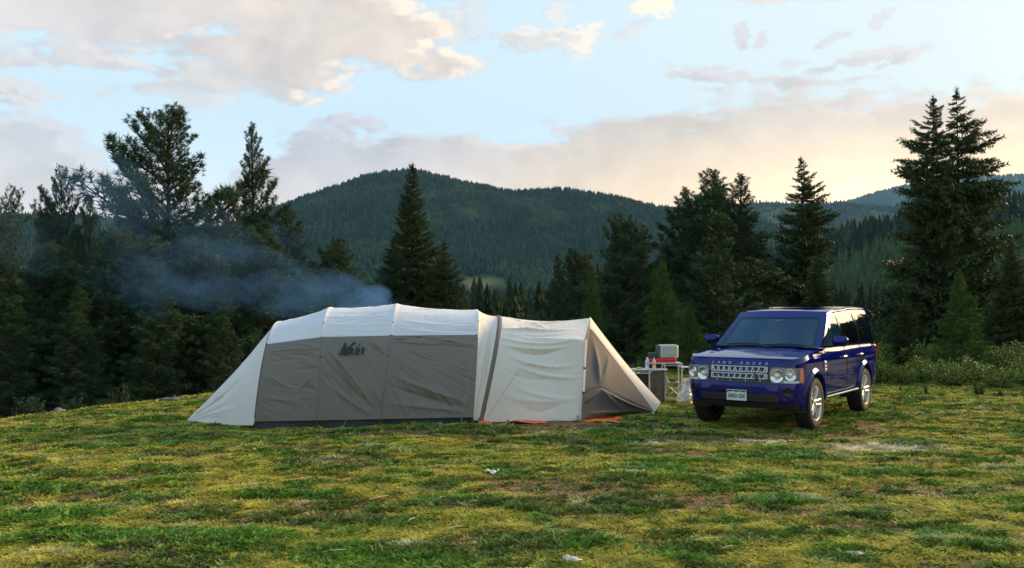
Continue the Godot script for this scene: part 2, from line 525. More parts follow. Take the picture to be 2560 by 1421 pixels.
func make_grass() -> void:
	# one short tuft: a handful of bent blades
	for kind in 3:
		var b := MB.new()
		var n: int = [11, 9, 5][kind]
		rng.seed = 40 + kind
		for i in n:
			var a := rng.randf() * TAU
			var dir := Vector3(cos(a), 0, sin(a))
			var foot := dir * rng.randf_range(0.0, 0.045) + Vector3(rng.randf_range(-0.03, 0.03), 0, rng.randf_range(-0.03, 0.03))
			var hgt := rng.randf_range(0.012, 0.030) if kind == 0 else rng.randf_range(0.015, 0.035)
			var lean := rng.randf_range(0.02, 0.06)
			if kind == 2:
				hgt = rng.randf_range(0.03, 0.065)
				lean = rng.randf_range(0.02, 0.09)
			var wd := (0.0022 if kind == 2 else 0.0035 if kind == 0 else 0.009) * rng.randf_range(0.8, 1.3)
			var side := Vector3(-dir.z, 0, dir.x) * wd
			var mid := foot + dir * lean * 0.4 + Vector3.UP * hgt * 0.75
			var tip := foot + dir * lean + Vector3.UP * hgt
			b.col = Color(1, 1, 1).darkened(rng.randf_range(0.0, 0.35))
			if kind != 1:
				b.quad(foot - side, foot + side, mid + side * 0.8, mid - side * 0.8)
				b.tri(mid - side * 0.8, mid + side * 0.8, tip)
			else:
				b.quad(foot, mid + side, tip, mid - side)
		M["tuft%d" % kind] = b.mesh(0.0, true)
	var gm := mat(Color.WHITE, 0.75, 0.0, {"vertex_color_use_as_albedo": true, "metallic_specular": 0.25, "backlight_enabled": true, "backlight": Color(0.35, 0.35, 0.2)})
	for kind in 3:
		var buf := PackedFloat32Array()
		rng.seed = 71 + kind
		var tries: int = [230000, 80000, 2200][kind]
		for i in tries:
			var u := rng.randf()
			var dist := 5.0 * pow(5.4, pow(u, 0.85))
			var az := deg_to_rad(rng.randf_range(-35.0, 35.0))
			var x := tan(az) * dist
			var z := -dist
			var off := dist - meadow_edge(x)
			if off > 1.5 or x < -15.0:
				continue
			var m := meadow(x, z)
			if kind == 0:
				if rng.randf() < maxf(m.y * 0.97, m.z * 0.8):
					continue
			elif kind == 1:
				if rng.randf() > m.x * 0.9 + 0.08:
					continue
			elif n_patch.get_noise_2d(x * 60.0, z * 60.0) < 0.05 or m.y > 0.6:
				continue
			# nothing grows under the tent floor
			if z < -12.95 and z > -15.6 and x > -4.0 and x < 1.6 and rng.randf() < 0.96:
				continue
			var t := rng.randf()
			var col := Vector3(0.45, 0.405, 0.03).lerp(Vector3(0.66, 0.565, 0.12), t * t)
			var green := clampf(m.x + rng.randf_range(-0.35, 0.25), 0.0, 1.0)
			col = col.lerp(Vector3(0.07, 0.29, 0.012).lerp(Vector3(0.20, 0.36, 0.018), t), green)
			col = col.lerp(Vector3(0.045, 0.29, 0.010), sstep(0.8, 1.0, m.x) * 0.7)
			if kind == 1:
				col = Vector3(0.10, 0.22, 0.03).lerp(Vector3(0.27, 0.37, 0.08), t)
			if kind == 2:
				col = Vector3(0.30, 0.28, 0.06).lerp(Vector3(0.70, 0.58, 0.28), t)
			col = col.lerp(Vector3(0.85, 0.74, 0.50), clampf(m.z * 1.3 - rng.randf() * 0.2, 0.0, 1.0))
			col = col.lerp(Vector3(0.2, 0.13, 0.06), m.y * 0.6 * rng.randf())
			col *= clampf(1.0 + 1.1 * n_patch.get_noise_2d(x * 130.0, z * 170.0) + 0.5 * n_lush.get_noise_2d(x * 60.0, z * 90.0), 0.62, 1.7)
			var s := (0.75 + dist * 0.035) * rng.randf_range(0.7, 1.35)
			var tall := s * (1.0 + 0.5 * m.x) * (0.8 if m.z > 0.4 else 1.0)
			var a2 := rng.randf() * TAU
			var ca := cos(a2) * s
			var sa := sin(a2) * s
			buf.append_array(PackedFloat32Array([ca, 0, sa, x, 0, tall, 0, height(x, z) - 0.004, -sa, 0, ca, z, col.x, col.y, col.z, 1.0]))
		var mm := MultiMesh.new()
		mm.transform_format = MultiMesh.TRANSFORM_3D
		mm.use_colors = true
		mm.mesh = M["tuft%d" % kind]
		mm.instance_count = buf.size() / 16
		mm.buffer = buf
		var mi := MultiMeshInstance3D.new()
		mi.name = numbered(["grass", "clover_leaves", "seed_stalks"][kind])
		mi.multimesh = mm
		mi.material_override = gm
		add_child(mi)
		tag(mi, ["short patchy olive and green grass of the clearing", "low broad green leaves growing among the short grass", "dry taller grass stalks scattered over the clearing"][kind], "grass", "", "stuff")


# ---------------------------------------------------------------- trees
func pick(a: Array):
	return a[rng.randi() % a.size()]


func needle_tuft(n: int, length: float, width: float, cone: float, dark: Color, light: Color) -> ArrayMesh:   # needles round the +Y axis
	var b := MB.new()
	for i in n:
		var a := rng.randf() * TAU
		var t := rng.randf()
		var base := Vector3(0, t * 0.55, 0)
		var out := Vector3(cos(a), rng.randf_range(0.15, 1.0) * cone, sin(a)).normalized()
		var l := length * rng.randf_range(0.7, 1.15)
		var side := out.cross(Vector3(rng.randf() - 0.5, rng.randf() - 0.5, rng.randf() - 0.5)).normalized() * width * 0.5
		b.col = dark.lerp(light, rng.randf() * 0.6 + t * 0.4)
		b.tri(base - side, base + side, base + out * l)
	return b.mesh(0.0, true)


func brush(n: int, width: float, dark: Color, light: Color) -> ArrayMesh:        # a spruce twig along +X, needles swept forward
	var b := MB.new()
	for i in n:
		var t := float(i) / n
		var a := rng.randf() * TAU
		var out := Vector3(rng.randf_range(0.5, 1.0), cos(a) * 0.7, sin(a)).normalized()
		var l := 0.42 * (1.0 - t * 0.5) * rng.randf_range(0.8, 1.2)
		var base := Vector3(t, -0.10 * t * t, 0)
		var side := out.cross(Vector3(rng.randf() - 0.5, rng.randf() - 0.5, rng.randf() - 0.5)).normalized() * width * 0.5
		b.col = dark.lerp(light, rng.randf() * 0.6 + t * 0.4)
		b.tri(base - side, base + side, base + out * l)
	return b.mesh(0.0, true)


func aim(dir: Vector3, s: float, p: Vector3, roll := 0.0) -> Transform3D:        # turns +Y to dir
	var y := dir.normalized()
	var x := y.cross(Vector3(0.31, 0.2, 0.93)).normalized()
	var z := x.cross(y)
	return Transform3D(Basis(x, y, z) * Basis(Vector3.UP, roll) * Basis().scaled(Vector3.ONE * s), p)


func stick(path: Array, radii: Array, col: Color, sides := 4) -> ArrayMesh:
	var b := MB.new()
	b.col = col
	b.tube(path, radii, sides, false)
	return b.mesh(60.0, true)


func pine_branch(tufts: Array, n: int, size: float, spread: float) -> ArrayMesh:     # along +X, one unit long
	var st := SurfaceTool.new()
	st.begin(Mesh.PRIMITIVE_TRIANGLES)
	var bark := Color(0.05, 0.035, 0.025)
	st.append_from(stick([Vector3.ZERO, Vector3(0.45, 0.03, 0.02), Vector3(0.95, 0.16, 0)], [0.022, 0.015, 0.006], bark), 0, Transform3D())
	for i in n:
		var t := lerpf(0.28, 1.0, pow(float(i + 0.5) / n, 0.75))
		var lat := (1.0 - t * 0.55) * spread * rng.randf_range(-1.0, 1.0)
		var p := Vector3(t, 0.17 * t * t + rng.randf_range(-0.03, 0.07), lat)
		var dir := Vector3(0.75, rng.randf_range(0.3, 1.1), lat * 2.2 + rng.randf_range(-0.4, 0.4))
		st.append_from(pick(tufts), 0, aim(dir, size * rng.randf_range(0.75, 1.25), p, rng.randf() * TAU))
		if absf(lat) > 0.08 and i % 2 == 0:
			st.append_from(stick([Vector3(t - absf(lat) * 0.7, 0.12 * t * t, 0), p], [0.008, 0.004], bark, 3), 0, Transform3D())
	return st.commit()


func spruce_branch(brushes: Array, n: int, droop: float, size: float) -> ArrayMesh:
	var st := SurfaceTool.new()
	st.begin(Mesh.PRIMITIVE_TRIANGLES)
	var bark := Color(0.045, 0.035, 0.025)
	var f := func(t: float) -> Vector3: return Vector3(t, -droop * t + droop * 0.75 * t * t * t, 0)
	st.append_from(stick([Vector3.ZERO, f.call(0.5), f.call(0.97)], [0.018, 0.012, 0.004], bark), 0, Transform3D())
	for i in n:
		var t := lerpf(0.14, 0.98, float(i) / (n - 1))
		var s := size * (1.15 - 0.6 * t) * rng.randf_range(0.8, 1.2)
		for g in [-1.0, 1.0]:
			var yaw: float = g * deg_to_rad(rng.randf_range(38, 68)) * (1.0 - 0.5 * t)
			var bs := Basis(Vector3.UP, yaw) * Basis(Vector3(0, 0, 1), rng.randf_range(-0.35, 0.15))
			st.append_from(pick(brushes), 0, Transform3D(bs.scaled(Vector3.ONE * s), f.call(t)))
	st.append_from(brushes[0], 0, Transform3D(Basis().scaled(Vector3.ONE * size), f.call(0.85)))
	return st.commit()


func profile(pts: Array, t: float) -> float:
	for i in pts.size() - 1:
		if t <= pts[i + 1].x:
			return lerpf(pts[i].y, pts[i + 1].y, (t - pts[i].x) / (pts[i + 1].x - pts[i].x))
	return pts[-1].y


# one kind of tree, ten metres high: {trunk, crown}
func tree_kind(seed_: int, branches: Array, prof: Array, n: int, up0: float, up1: float, whorl: int, wild: float, top_tufts: Array, start := 0.06) -> Dictionary:
	rng.seed = seed_
	var hgt := 10.0
	var bend := Vector3(rng.randf_range(-0.25, 0.25), 0, rng.randf_range(-0.25, 0.25))
	var axis := func(t: float) -> Vector3: return Vector3(bend.x * sin(t * 4.0) * 0.4, hgt * t, bend.z * sin(t * 3.0 + 1.0) * 0.4)
	var path := []
	var radii := []
	for i in 11:
		path.append(axis.call(i / 10.0 * 0.985))
		radii.append(lerpf(0.16, 0.012, pow(i / 10.0, 0.85)))
	path[0].y = -0.6
	var tb := MB.new()
	tb.tube(path, radii, 8)
	var st := SurfaceTool.new()
	st.begin(Mesh.PRIMITIVE_TRIANGLES)
	var az := rng.randf() * TAU
	for i in n:
		var t := lerpf(start, 0.985, pow(float(i) / (n - 1), 0.9))
		if whorl > 1:
			var lv := floorf(i / float(whorl))
			t = lerpf(start, 0.985, pow(lv * whorl / (n - 1.0), 0.9)) + rng.randf_range(-0.006, 0.006)
			az += TAU / whorl + rng.randf_range(-0.35, 0.35)
			if i % whorl == 0:
				az += 0.7
		else:
			az += 2.4 + rng.randf_range(-0.5, 0.5)
		var lop := 1.0 + wild * (0.55 * sin(az * 1.0 + t * 7.0 + seed_) + 0.45 * sin(az * 2.0 - t * 13.0 + seed_ * 2.0)) + rng.randf_range(-wild, wild) * 0.6
		var l := profile(prof, t) * clampf(lop, 0.3, 1.7)
		if l < 0.08:
			l = 0.08
		var pitch := lerpf(up0, up1, t) + rng.randf_range(-0.16, 0.16)
		var bs := Basis(Vector3.UP, -az) * Basis(Vector3(0, 0, 1), pitch) * Basis(Vector3.RIGHT, rng.randf_range(-0.4, 0.4))
		st.append_from(pick(branches), 0, Transform3D(bs * Basis.from_scale(Vector3(l, maxf(l, 0.35), maxf(l, 0.35))), axis.call(t)))
	for k in 6:
		st.append_from(pick(top_tufts), 0, aim(Vector3(rng.randf_range(-0.4, 0.4), 1, rng.randf_range(-0.4, 0.4)), rng.randf_range(0.16, 0.26), axis.call(0.955 + 0.006 * k)))
	return {"trunk": tb.mesh(70.0), "crown": st.commit()}


func make_tree_kinds() -> void:
	M.bark = mat(lin(0.075, 0.055, 0.042), 0.95, 0.0, {"metallic_specular": 0.15, "uv1_triplanar": true, "uv1_scale": Vector3(3, 0.8, 3)})
	M.bark.albedo_texture = noise_tex(21, 0.03, 256, [[0.0, Color(0.45, 0.42, 0.4)], [1.0, Color(1, 1, 1)]], 4)
	M.needle = mat(Color.WHITE, 0.6, 0.0, {"vertex_color_use_as_albedo": true, "metallic_specular": 0.3, "backlight_enabled": true, "backlight": Color(0.25, 0.3, 0.12)})
	rng.seed = 3
	var pd := Color(0.020, 0.042, 0.018)
	var pl := Color(0.08, 0.145, 0.05)
	var tufts := []
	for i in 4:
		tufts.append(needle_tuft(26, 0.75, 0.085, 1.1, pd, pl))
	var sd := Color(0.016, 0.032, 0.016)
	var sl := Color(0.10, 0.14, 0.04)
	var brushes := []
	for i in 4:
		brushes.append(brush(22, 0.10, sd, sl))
	var yd := Color(0.022, 0.05, 0.01)
	var yl := Color(0.09, 0.20, 0.026)
	var ytufts := []
	for i in 3:
		ytufts.append(needle_tuft(20, 0.75, 0.085, 1.2, yd, yl))
	var pb := []
	for i in 4:
		pb.append(pine_branch(tufts, 36, 0.125, 0.42))
	var pbs := []
	for i in 3:
		pbs.append(pine_branch(tufts, 20, 0.18, 0.38))
	var sb := []
	for i in 4:
		sb.append(spruce_branch(brushes, 9, 0.28, 0.46))
	var yb := []
	for i in 3:
		yb.append(pine_branch(ytufts, 18, 0.18, 0.40))
	var K := {}
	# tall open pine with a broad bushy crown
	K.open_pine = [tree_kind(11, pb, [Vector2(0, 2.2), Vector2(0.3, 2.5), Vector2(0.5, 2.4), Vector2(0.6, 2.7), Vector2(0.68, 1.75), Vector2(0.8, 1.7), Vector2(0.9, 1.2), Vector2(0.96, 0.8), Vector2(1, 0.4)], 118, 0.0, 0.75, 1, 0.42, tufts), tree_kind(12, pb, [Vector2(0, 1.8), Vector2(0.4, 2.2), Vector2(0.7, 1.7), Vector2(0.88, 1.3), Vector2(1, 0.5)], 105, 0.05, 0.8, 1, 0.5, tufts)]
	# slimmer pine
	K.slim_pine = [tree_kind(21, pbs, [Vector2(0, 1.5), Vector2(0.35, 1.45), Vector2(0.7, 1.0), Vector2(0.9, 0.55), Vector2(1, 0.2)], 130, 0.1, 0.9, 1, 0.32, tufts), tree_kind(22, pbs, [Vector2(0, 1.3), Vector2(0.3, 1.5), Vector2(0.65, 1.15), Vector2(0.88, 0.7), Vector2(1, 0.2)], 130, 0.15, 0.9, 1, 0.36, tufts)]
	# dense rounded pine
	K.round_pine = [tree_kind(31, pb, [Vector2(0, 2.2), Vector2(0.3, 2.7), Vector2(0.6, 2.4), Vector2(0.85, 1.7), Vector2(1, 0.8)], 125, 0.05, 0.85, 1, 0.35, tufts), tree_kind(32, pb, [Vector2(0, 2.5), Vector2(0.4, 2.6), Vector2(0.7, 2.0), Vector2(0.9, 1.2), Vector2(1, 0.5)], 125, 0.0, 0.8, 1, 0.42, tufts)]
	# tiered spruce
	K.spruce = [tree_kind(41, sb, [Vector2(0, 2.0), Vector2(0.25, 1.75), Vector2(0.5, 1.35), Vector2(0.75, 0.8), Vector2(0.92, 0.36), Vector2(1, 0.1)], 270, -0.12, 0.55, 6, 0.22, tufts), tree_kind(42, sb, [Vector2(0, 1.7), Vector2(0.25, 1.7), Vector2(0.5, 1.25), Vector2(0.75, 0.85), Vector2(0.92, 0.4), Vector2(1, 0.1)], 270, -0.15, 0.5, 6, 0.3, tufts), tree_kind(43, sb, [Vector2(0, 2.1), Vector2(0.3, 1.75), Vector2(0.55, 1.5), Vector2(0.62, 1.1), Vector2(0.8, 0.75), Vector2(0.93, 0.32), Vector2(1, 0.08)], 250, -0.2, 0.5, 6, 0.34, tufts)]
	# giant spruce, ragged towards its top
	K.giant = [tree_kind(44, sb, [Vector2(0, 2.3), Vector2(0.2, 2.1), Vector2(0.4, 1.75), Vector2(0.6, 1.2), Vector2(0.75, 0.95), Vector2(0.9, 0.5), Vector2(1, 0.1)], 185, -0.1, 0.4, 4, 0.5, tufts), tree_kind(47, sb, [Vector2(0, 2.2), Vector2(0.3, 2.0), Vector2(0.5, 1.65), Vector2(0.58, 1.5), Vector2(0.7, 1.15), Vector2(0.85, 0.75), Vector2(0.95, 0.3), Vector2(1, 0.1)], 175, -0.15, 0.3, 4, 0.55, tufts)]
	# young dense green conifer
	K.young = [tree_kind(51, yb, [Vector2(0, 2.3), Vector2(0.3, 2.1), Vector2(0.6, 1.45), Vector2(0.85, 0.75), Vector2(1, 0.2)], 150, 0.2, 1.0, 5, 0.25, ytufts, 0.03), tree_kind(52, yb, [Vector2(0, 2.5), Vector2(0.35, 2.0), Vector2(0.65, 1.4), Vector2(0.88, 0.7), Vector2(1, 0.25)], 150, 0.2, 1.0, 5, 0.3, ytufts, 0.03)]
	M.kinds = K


func place_tree(called: String, kind: String, which: int, x: float, dist: float, top: float, wide: float, label: String, group: String, turn: float) -> void:
	var base := height(x, -dist) - 0.1
	var h := top - base
	var t := thing(called, label, "tree", Vector3(x, base, -dist), turn, group)
	var k: Dictionary = M.kinds[kind][which]
	var s := Vector3(wide * h / 10.0, h / 10.0, wide * h / 10.0)
	for part in ["trunk", "crown"]:
		var o := obj(part, k[part], M.bark if part == "trunk" else M.needle, t)
		o.scale = s


func make_trees() -> void:
	var L := "trees along the left edge of the clearing"
	var C := "trees behind the tents"
	var R := "trees behind the car"
	# name, kind, variant, x, distance, top height, width factor, label, group, turn
	var list := [
		["pine_tree", "open_pine", 1, -18.14, 30, 5.75, 0.65, "dark pine at the far left end of the tree line", L, 1.48],
		["pine_tree", "open_pine", 1, -14.53, 27, 5.94, 0.6, "pine with a thin top standing in the drifting smoke", L, 0.65],
		["pine_tree", "slim_pine", 1, -14.61, 29, 5.77, 0.8, "slim pine close against the smoke-veiled pine", L, 2.49],
		["pine_tree", "open_pine", 0, -11.53, 28, 8.36, 0.95, "tallest pine of the left group, broad bushy crown with sky between its limbs", L, 0.97],
		["spruce_tree", "slim_pine", 0, -9.31, 30, 8.58, 0.85, "narrow pointed conifer beside the tallest pine of the left group", L, 0.42],
		["pine_tree", "slim_pine", 1, -9.15, 27, 5.74, 1.1, "short pine tucked between the tallest pine and the narrow pointed conifer", L, 2.52],
		["pine_tree", "slim_pine", 0, -8.06, 30, 5.69, 1.3, "pine leaning out at the hill side of the narrow pointed conifer", L, 5.76],
		["pine_tree", "round_pine", 1, -6.21, 30, 4.12, 0.9, "rounded small pine in front of the hill foot, above the tent roof", L, 5.03],
		["pine_tree", "round_pine", 0, -7.50, 25, 3.99, 1.0, "bushy pine with pale tufts directly behind the tent's sloping end", L, 4.81],
		["pine_tree", "round_pine", 1, -9.14, 24, 3.79, 1.0, "bushy dark pine below the tallest pine", L, 1.39],
		["pine_tree", "round_pine", 0, -11.20, 24, 3.90, 1.05, "bushy pine behind the smoke, left of the tallest pine", L, 3.37],
		["pine_tree", "round_pine", 1, -13.09, 23.5, 3.52, 1.0, "low dark pine under the smoke-veiled pine", L, 1.74],
		["pine_tree", "round_pine", 0, -13.62, 22, 3.30, 0.9, "low dark pine cut by the left edge", L, 1.08],
		["pine_tree", "round_pine", 1, -6.44, 26, 2.96, 0.95, "low bushy pine showing over the tent's first panel, wrapped in smoke", L, 0.67],
		["pine_tree", "round_pine", 0, -5.36, 30, 2.51, 0.8, "small pine whose top just clears the tent ridge in the smoke", L, 1.35],
		["pine_tree", "slim_pine", 1, -9.06, 21.5, 2.66, 1.3, "dark pine in the front row, third from the left", L, 5.82],
		["pine_tree", "slim_pine", 0, -10.59, 20.5, 2.42, 1.4, "dark pine in the front row, second from the left", L, 5.21],
		["pine_tree", "slim_pine", 0, -7.54, 22, 2.26, 1.3, "dark pine in the front row nearest to the tent end", L, 5.07],
		["pine_tree", "slim_pine", 1, -11.90, 20, 2.21, 1.3, "dark pine in the front row at its far left", L, 5.03],
		["spruce_tree", "spruce", 0, -4.29, 36, 8.34, 0.74, "tall slender spruce rising before the rounded hill", C, 1.21],
		["spruce_tree", "spruce", 1, -4.92, 35, 5.08, 0.8, "lower spruce on the left flank of the slender spruce", C, 1.95],
		["spruce_tree", "spruce", 2, -2.87, 35, 4.88, 0.85, "lower spruce on the right flank of the slender spruce", C, 3.94],
		["spruce_tree", "young", 0, -2.47, 37, 3.21, 1.0, "small conifer at the foot of the slender spruce", C, 4.60],
		["spruce_tree", "young", 1, -5.99, 37, 3.29, 1.0, "small conifer between the smoke and the slender spruce", C, 5.37],
		["pine_tree", "slim_pine", 0, 1.81, 33, 4.07, 1.0, "thin dark conifer at the left of the group behind the awning", R, 5.53],
		["young_conifer", "young", 0, 2.69, 28, 3.06, 0.75, "small bright green conifer above the awning peak", R, 0.54],
		["pine_tree", "round_pine", 0, 4.80, 36, 5.62, 0.95, "broad brownish pine behind the small green conifer", R, 3.80],
		["young_conifer", "young", 1, 4.86, 27, 3.55, 0.95, "young green conifer in front of the broad pine, left of the camp kitchen stand", R, 4.22],
		["pine_tree", "slim_pine", 0, 7.20, 35, 7.04, 1.5, "left stem of the pine clump with three tops", R, 3.18],
		["pine_tree", "slim_pine", 1, 8.78, 36, 7.98, 1.55, "middle and highest stem of the pine clump with three tops", R, 1.12],
		["pine_tree", "slim_pine", 0, 9.53, 35, 7.61, 1.5, "right stem of the pine clump with three tops", R, 2.97],
		["pine_tree", "round_pine", 0, 8.06, 34, 6.54, 0.95, "broad dense pine filling the lower half of the three-topped clump", R, 0.56],
		["pine_tree", "round_pine", 1, 7.53, 31, 3.93, 1.1, "dense low pine at the foot of the three-topped clump", R, 5.87],
		["young_conifer", "young", 0, 5.30, 25, 2.09, 1.2, "young conifer behind the car's bonnet", R, 5.44],
		["pine_tree", "round_pine", 1, 3.08, 38, 4.42, 0.9, "dark pine between the thin conifer and the broad brownish pine", R, 3.44],
		["spruce_tree", "giant", 0, 13.21, 38, 8.96, 0.75, "lone pointed spruce above the car roof", R, 1.89],
		["spruce_tree", "spruce", 0, 11.25, 31, 3.93, 1.0, "lower broad spruce at the foot of the lone pointed spruce", R, 5.71],
		["young_conifer", "young", 1, 9.71, 30, 2.43, 1.0, "small conifer just behind the car roof", R, 3.59],
		["spruce_tree", "giant", 0, 15.65, 31, 9.93, 0.72, "left half of the twin giant spruces", R, 5.54],
		["spruce_tree", "giant", 1, 17.10, 32, 10.49, 0.75, "right half of the twin giant spruces, the highest tree", R, 5.33],
		["young_conifer", "young", 0, 12.82, 24, 3.08, 1.05, "bright green young conifer in front of the twin giant spruces", R, 3.19],
		["spruce_tree", "spruce", 2, 12.63, 27, 2.37, 1.0, "dark low spruce at the left foot of the twin giant spruces", R, 2.60],
		["spruce_tree", "spruce", 2, 16.67, 28, 4.26, 0.9, "dark spruce at the right foot of the twin giant spruces", R, 3.76],
	]
	for t in list:
		place_tree(t[0], t[1], t[2], t[3], t[4], t[5], t[6], t[7], t[8], t[9])


# ---------------------------------------------------------------- far woods
func far_tree(tiers: int, rays: int, seed_: int, slim: float) -> ArrayMesh:       # one unit high
	var b := MB.new()
	rng.seed = seed_
	b.col = Color(0.5, 0.45, 0.4)
	b.tube([Vector3(0, -0.1, 0), Vector3(0, 0.9, 0)], [0.012, 0.003], 4, false)
	for i in tiers:
		var t := float(i) / tiers
		var y := 0.08 + 0.92 * t
		var r := slim * (1.0 - pow(t, 1.25)) + 0.012
		var a0 := rng.randf() * TAU
		for k in rays:
			var a := a0 + TAU * k / rays + rng.randf_range(-0.2, 0.2)
			var l := r * rng.randf_range(0.7, 1.2)
			var w := 0.7 * TAU / rays
			b.col = Color(1, 1, 1).darkened(rng.randf_range(0.0, 0.45))
			var up := 0.95 / tiers * 1.25
			b.tri(Vector3(cos(a - w) * l * 0.6, y - up * 0.1, sin(a - w) * l * 0.6), Vector3(cos(a) * l, y - up * 0.35, sin(a) * l), Vector3(0, y + up, 0))
			b.tri(Vector3(cos(a) * l, y - up * 0.35, sin(a) * l), Vector3(cos(a + w) * l * 0.6, y - up * 0.05, sin(a + w) * l * 0.6), Vector3(0, y + up, 0))
	return b.mesh(0.0, true)


func make_woods() -> void:
	var m := mat(Color.WHITE, 0.85, 0.0, {"vertex_color_use_as_albedo": true, "metallic_specular": 0.15})
	# distance band from, to, tries, tiers, rays, shape
	var bands := [
		["mixed conifer wood filling the valley right behind the clearing", 46.0, 170.0, 9000, 15, 9, 0.17],
		["conifer wood on the valley floor and the nearer slopes", 170.0, 700.0, 60000, 8, 6, 0.17],
		["conifer forest covering the rounded hill and the ridges", 700.0, 5200.0, 210000, 5, 5, 0.19]]
	for bi in bands.size():
		var bd: Array = bands[bi]
		for v in 2:
			rng.seed = 900 + bi * 10 + v
			var buf := PackedFloat32Array()
			for i in int(bd[3]) / 2:
				var az := deg_to_rad(rng.randf_range(-42.0, 42.0))
				var wide := false
				if bi < 2 and rng.randf() < 0.42:
					az = deg_to_rad(rng.randf_range(42.0, 318.0))
					wide = true
				var u := rng.randf()
				var r := lerpf(bd[1], bd[2], u) if bi < 1 else lerpf(bd[1], bd[2], pow(u, 1.5))
				if wide:
					r = lerpf(62.0 if bi == 0 else 170.0, bd[2], u)
				var x := sin(az) * r
				var z := -cos(az) * r
				if bi == 2 and r > 2600.0 and x < 600.0:
					continue
				var tone := wood_tone(x, z)
				if rng.randf() > 0.55 + 0.45 * tone and bi > 0:
					pass
				# the grassy opening on the lower hillside
				if pow((x + 27.0) / 28.0, 2.0) + pow((z + 765.0) / 80.0, 2.0) + 0.4 * n_ter.get_noise_2d(x * 9.0, z * 9.0) < 1.0:
					continue
				var y := height(x, z)
				var h := rng.randf_range(6.5, 12.0) if bi == 0 else 5.0 + 12.0 * pow(rng.randf(), 0.8)
				h *= lerpf(1.0, 0.55, tone) if bi < 2 else lerpf(1.05, 0.75, tone)
				if x > 60.0 and r < 420.0 and bi > 0:
					h *= 0.7
				if bi == 2 and r > 2500.0:
					h *= 1.6
				if bi == 0 and y + h > 1.77 + r * 0.022 and not wide:
					h = maxf(2.5, (1.77 + r * 0.026 - y) * rng.randf_range(0.45, 1.15))
				var c := Vector3(0.030, 0.048, 0.022).lerp(Vector3(0.062, 0.10, 0.032), tone * 0.8) * rng.randf_range(0.6, 1.35)
				if x > 60.0 and r < 420.0 and z < 0.0:
					c = c.lerp(Vector3(0.10, 0.165, 0.05) * rng.randf_range(0.7, 1.2), 0.75)
				if rng.randf() < 0.02 and bi > 0:
					c = Vector3(0.09, 0.085, 0.07)
				if bi == 2:
					c = c * 0.9 + Vector3(-0.004, 0.012, 0.016)
					h *= 0.7
					if r < 2500.0 and r > 900.0:
						h *= 0.85
				var s := h * rng.randf_range(0.75, 1.35) * (1.0 if bi < 2 else 1.9)
				var a := rng.randf() * TAU
				buf.append_array(PackedFloat32Array([cos(a) * s, 0, sin(a) * s, x, 0, h, 0, y - 0.1, -sin(a) * s, 0, cos(a) * s, z, c.x, c.y, c.z, 1.0]))
			var mm := MultiMesh.new()
			mm.transform_format = MultiMesh.TRANSFORM_3D
			mm.use_colors = true
			mm.mesh = far_tree(bd[4], bd[5], 60 + bi * 7 + v, bd[6] * (1.0 if v == 0 else 1.2))
			mm.instance_count = buf.size() / 16
			mm.buffer = buf
			var mi := MultiMeshInstance3D.new()
			mi.name = numbered("forest")
			mi.multimesh = mm
			mi.material_override = m
			add_child(mi)
			tag(mi, bd[0] + (", slim trees" if v == 0 else ", stout trees"), "forest", "", "stuff")


# ---------------------------------------------------------------- shrubs
func leaf_spray(n: int, size: float, dark: Color, light: Color) -> ArrayMesh:
	var b := MB.new()
	for i in n:
		var t := rng.randf()
		var a := rng.randf() * TAU
		var out := Vector3(cos(a), rng.randf_range(-0.1, 1.0), sin(a)).normalized()
		var p := Vector3(rng.randf_range(-0.06, 0.06), t, rng.randf_range(-0.06, 0.06)) + out * 0.07
		var side := out.cross(Vector3(rng.randf() - 0.5, rng.randf() - 0.5, rng.randf() - 0.5)).normalized() * size * 0.3
		b.col = dark.lerp(light, rng.randf())
		b.quad(p, p + out * size * 0.5 + side, p + out * size, p + out * size * 0.5 - side)
	return b.mesh(0.0, true)


func make_shrub_kinds() -> void:
	var out := []
	for k in 4:
		rng.seed = 500 + k
		var sprays := []
		for i in 3:
			sprays.append(leaf_spray(26, 0.17, Color(0.06, 0.10, 0.02) if k < 3 else Color(0.022, 0.045, 0.016), Color(0.25, 0.31, 0.06) if k < 3 else Color(0.05, 0.085, 0.028)))
		var st := SurfaceTool.new()
		st.begin(Mesh.PRIMITIVE_TRIANGLES)
		var sb := MB.new()
		var n := 62 if k < 3 else 40
		for i in n:
			var a := rng.randf() * TAU
			var lean := rng.randf_range(0.05, 1.1)
			var h := rng.randf_range(0.45, 1.0) * (1.0 - lean * 0.28)
			var dir := Vector3(cos(a) * lean, 1.0, sin(a) * lean).normalized()
			var foot := Vector3(cos(a), 0, sin(a)) * rng.randf() * 0.25
			var tip := foot + dir * h
			sb.bar(foot, tip, 0.008, 3)
			st.append_from(pick(sprays), 0, aim(dir + Vector3(0, 0.2, 0), rng.randf_range(0.3, 0.5), foot + dir * h * 0.62, rng.randf() * TAU))
			st.append_from(pick(sprays), 0, aim(dir + Vector3(rng.randf() - 0.5, 0.0, rng.randf() - 0.5), rng.randf_range(0.25, 0.4), foot + dir * h * 0.3, rng.randf() * TAU))
		out.append({"foliage": st.commit(), "stems": sb.mesh(0.0)})
	M.shrubs = out


func place_shrub(called: String, which: int, x: float, dist: float, h: float, w: float, label: String, group: String, turn: float) -> void:
	var t := thing(called, label, "shrub", Vector3(x, height(x, -dist) - 0.03, -dist), turn, group)
	for part in ["stems", "foliage"]:
		var o := obj(part, M.shrubs[which][part], M.bark if part == "stems" else M.needle, t)
		o.scale = Vector3(w, h, w)


